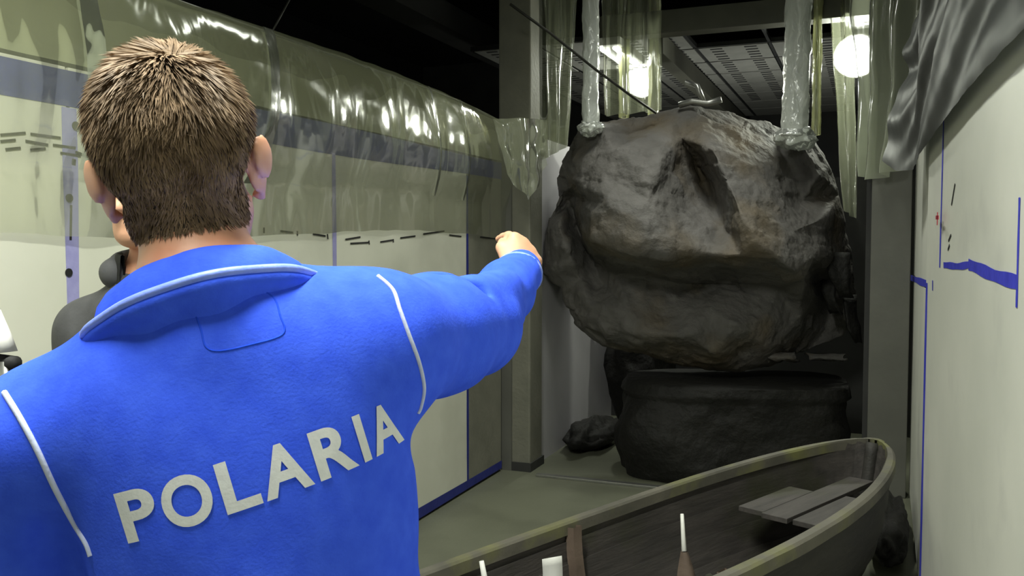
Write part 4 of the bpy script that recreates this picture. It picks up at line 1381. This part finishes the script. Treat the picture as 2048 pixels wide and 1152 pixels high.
lm = bpy.data.meshes.new('lettering'); bm.to_mesh(lm); bm.free()
link('lettering', lm, M['print'], jacket)

# trousers and shoes
tr = [Ell(hipc, (0.178, 0.128, 0.13), None, 0.05)]
for h_, k_, a_ in ((hR_, kR, aR), (hL_, kL, aL)):
    tr += [Cone(h_, k_, 0.098, 0.075, 0.05), Cone(k_, a_ + np.array([0, 0, -0.03]), 0.075, 0.062, 0.03)]
sdf_object('trousers', tr, 0.008, M['trousers'], man, lambda P: 0.004 * wob(P, 22, 6, 3), 2)
def shoes(parent, ank, mat):
    for a_ in ank:
        sh = [Cone(a_ + np.array([0, -0.045, -0.045]), a_ + np.array([0, 0.17, -0.055]), 0.044, 0.036, 0.03), Cone(a_ + np.array([0, -0.02, -0.01]), a_ + np.array([0, 0.02, -0.04]), 0.048, 0.045, 0.03)]
        sdf_object('shoe', sh, 0.007, mat, parent, None, 1, clip=lambda P: 0.0 - P[:, 2])
shoes(man, (aR, aL), M['shoe'])

# ------------------------------------------------------------------ the person in the dark jacket
b2 = np.array([0, 0, 0.0])
H2 = np.array([0.0, 0.025, 1.672]); R2 = rot_zyx(0, R(-3), 0)
n2 = np.array([0, -0.005, 1.46])
sR2, eR2, wR2 = np.array([0.195, 0, 1.325]), np.array([0.235, 0.0, 1.09]), np.array([0.225, 0.10, 0.86])
sL2, eL2, wL2 = sR2 * [-1, 1, 1], eR2 * [-1, 1, 1], wR2 * [-1, 1, 1]
ch2, hp2 = np.array([0, 0.0, 1.24]), np.array([0, 0.0, 0.94])
hr2, hl2, kr2, kl2, ar2, al2 = [np.array(q) for q in ((0.09, 0, 0.90), (-0.09, 0, 0.90), (0.10, 0.02, 0.49), (-0.10, 0.02, 0.49), (0.11, -0.03, 0.09), (-0.11, -0.03, 0.09))]
bd2 = head_prims(H2, R2) + [Cone(H2 + np.array([0, -0.022, -0.06]), n2, 0.055, 0.064, 0.03)]
I3 = np.eye(3)
bd2 += torso_body(ch2, hp2, I3, n2, sL2, sR2) + limbs_body(sR2, eR2, wR2, sL2, eL2, wL2, hr2, hl2, kr2, kl2, ar2, al2)
for W_, sg in ((wR2, 1), (wL2, -1)):
    bd2 += hand_prims(W_, [0, 0.2, -1], [sg, 0.0, 0.0], [0, -1, -0.2], [(0.25, 0.4, 0.3), (0.3, 0.45, 0.35), (0.35, 0.5, 0.35), (0.4, 0.5, 0.35)])
Vb2, Qb2 = polygonise(bd2, 0.005)
Vb2 = smooth_mesh(Vb2, Qb2, 2)
me = mesh_from('person', Vb2, Qb2, True)
fm, hme = hair_mesh(Vb2, Qb2, H2, R2, 9000, M['hair'], 0.035, 0.014, 9, hairline_man)
me.materials.append(M['skin']); me.materials.append(M['scalp'])
me.polygons.foreach_set('material_index', fm.astype(int).tolist())
p2 = bpy.data.objects.new('person', me); COL.objects.link(p2)
p2.location = hd(-0.882, 2.2, 0); p2.rotation_euler = (0, 0, YAW + R(165))
tag(p2, 'person in a dark grey hooded jacket standing between the man and the panel wall', 'person')
link('hair', hme, M['hair'], p2)
for sg in (-1, 1):
    e = bmesh.new(); bmesh.ops.create_uvsphere(e, u_segments=16, v_segments=10, radius=0.0125)
    em = bpy.data.meshes.new('eye'); e.to_mesh(em); e.free()
    o = link('eye', em, M['eye'], p2); o.location = Vector(H2 + R2 @ np.array([sg * 0.034, 0.083, 0.002]))
    MB().tube([Vector((0, 0.0118, 0)), Vector((0, 0.0130, 0))], 0.0055, 12).build('iris', M['ink'], o)
j2 = [Ell(ch2, (0.19, 0.135, 0.23), None, 0.06), Ell((ch2 + hp2) / 2, (0.185, 0.135, 0.22), None, 0.08), Ell(hp2, (0.19, 0.14, 0.15), None, 0.08),
      Cone(sL2, n2 + [0, 0, -0.02], 0.080, 0.072, 0.05), Cone(sR2, n2 + [0, 0, -0.02], 0.080, 0.072, 0.05)]
for s_, e_, w_ in ((sR2, eR2, wR2), (sL2, eL2, wL2)):
    j2 += [Cone(s_, e_, 0.080, 0.066, 0.05), Cone(e_, w_, 0.064, 0.044, 0.025)]
jj, V2, Q2 = sdf_object('hooded_jacket', j2, 0.007, M['grey_jacket'], p2, lambda P: 0.004 * wob(P, 24, 7, 5), 2, clip=lambda P: 0.82 - P[:, 2])
hood = []
for k in range(9):
    a = R(-120 + 240 * k / 8)
    a2 = R(-120 + 240 * min(8, k + 1) / 8)
    f_ = lambda q: np.array([math.sin(q) * 0.092, -math.cos(q) * 0.098 + 0.0, 1.495 + 0.030 * math.cos(q)])
    hood.append(Cone(f_(a), f_(a2), 0.032, 0.032, 0.03))
hood.append(Ell((0, -0.13, 1.42), (0.10, 0.05, 0.09), None, 0.05))
sdf_object('hood', hood, 0.006, M['grey_jacket'], jj, lambda P: 0.004 * wob(P, 34, 7, 8), 2)
rows = collar_mesh((0, 0.0, 1.475), (1, 0, 0), (0, 1, 0), (0, 0, 1), 0.092, 0.082, 0.02, [(0.006, -0.04), (0.008, 0.02), (0.004, 0.066), (0.0, 0.070), (-0.006, 0.066), (-0.006, -0.04)])
MB().grid(rows).build('collar', M['black_cloth'], jj, smooth=True)
for W_, s_ in ((wR2, eR2), (wL2, eL2)):
    d_ = unit(W_ - s_)
    MB().tube([Vector(W_ - d_ * 0.02), Vector(W_ + d_ * 0.012)], [0.047, 0.045], 20, cap=False).build('cuff', M['black_cloth'], jj, smooth=True, solid=0.004)
t2 = [Ell(hp2, (0.172, 0.122, 0.13), None, 0.05)]
for h_, k_, a_ in ((hr2, kr2, ar2), (hl2, kl2, al2)):
    t2 += [Cone(h_, k_, 0.095, 0.072, 0.05), Cone(k_, a_ + np.array([0, 0, -0.03]), 0.072, 0.060, 0.03)]
sdf_object('trousers', t2, 0.009, M['trousers'], p2, lambda P: 0.004 * wob(P, 22, 6, 3), 2)
shoes(p2, (ar2, al2), M['shoe'])

for (x, y, z, w), lb in zip(WORK_LAMPS, ('round work lamp hung behind the plastic film near the pillar', 'round work lamp glowing behind the milky film by the steel post')):
    work_lamp(x, y, z, w, lb)
fl_ = empty('added_flood_lamp', (-0.9, 8.25, 0))  # added lamp, unseen behind the rock, lights the rear ceiling
tag(fl_, 'added flood lamp on a stand hidden behind the rock to brighten the ceiling tiles', 'lamp')
MB().tube([(0, 0, 0.02), (0, 0, 1.50)], 0.016, 10).build('pole', M['metal'], fl_, smooth=True)
MB().box((-0.2, -0.2, 0), (0.2, 0.2, 0.02)).build('base', M['dark2'], fl_, bevel=0.004)
MB().box((-0.15, -0.10, 1.50), (0.15, 0.10, 1.57)).build('housing', M['dark2'], fl_, bevel=0.008)
MB().box((-0.13, -0.08, 1.571), (0.13, 0.08, 1.575)).build('lens', mat_emit('added_flood_lens', (0.95, 1, 0.88, 1), 6), fl_)
ld = bpy.data.lights.new('added_flood_light', 'AREA'); ld.shape = 'RECTANGLE'; ld.size = 0.26; ld.size_y = 0.16; ld.energy = 25; ld.color = (0.97, 1.0, 0.90)
lo = bpy.data.objects.new('added_flood_light', ld); COL.objects.link(lo); lo.parent = fl_; lo.location = (0, 0, 1.58)
lo.rotation_euler = Vector((-0.05, 0.45, 1)).to_track_quat('-Z', 'Y').to_euler()
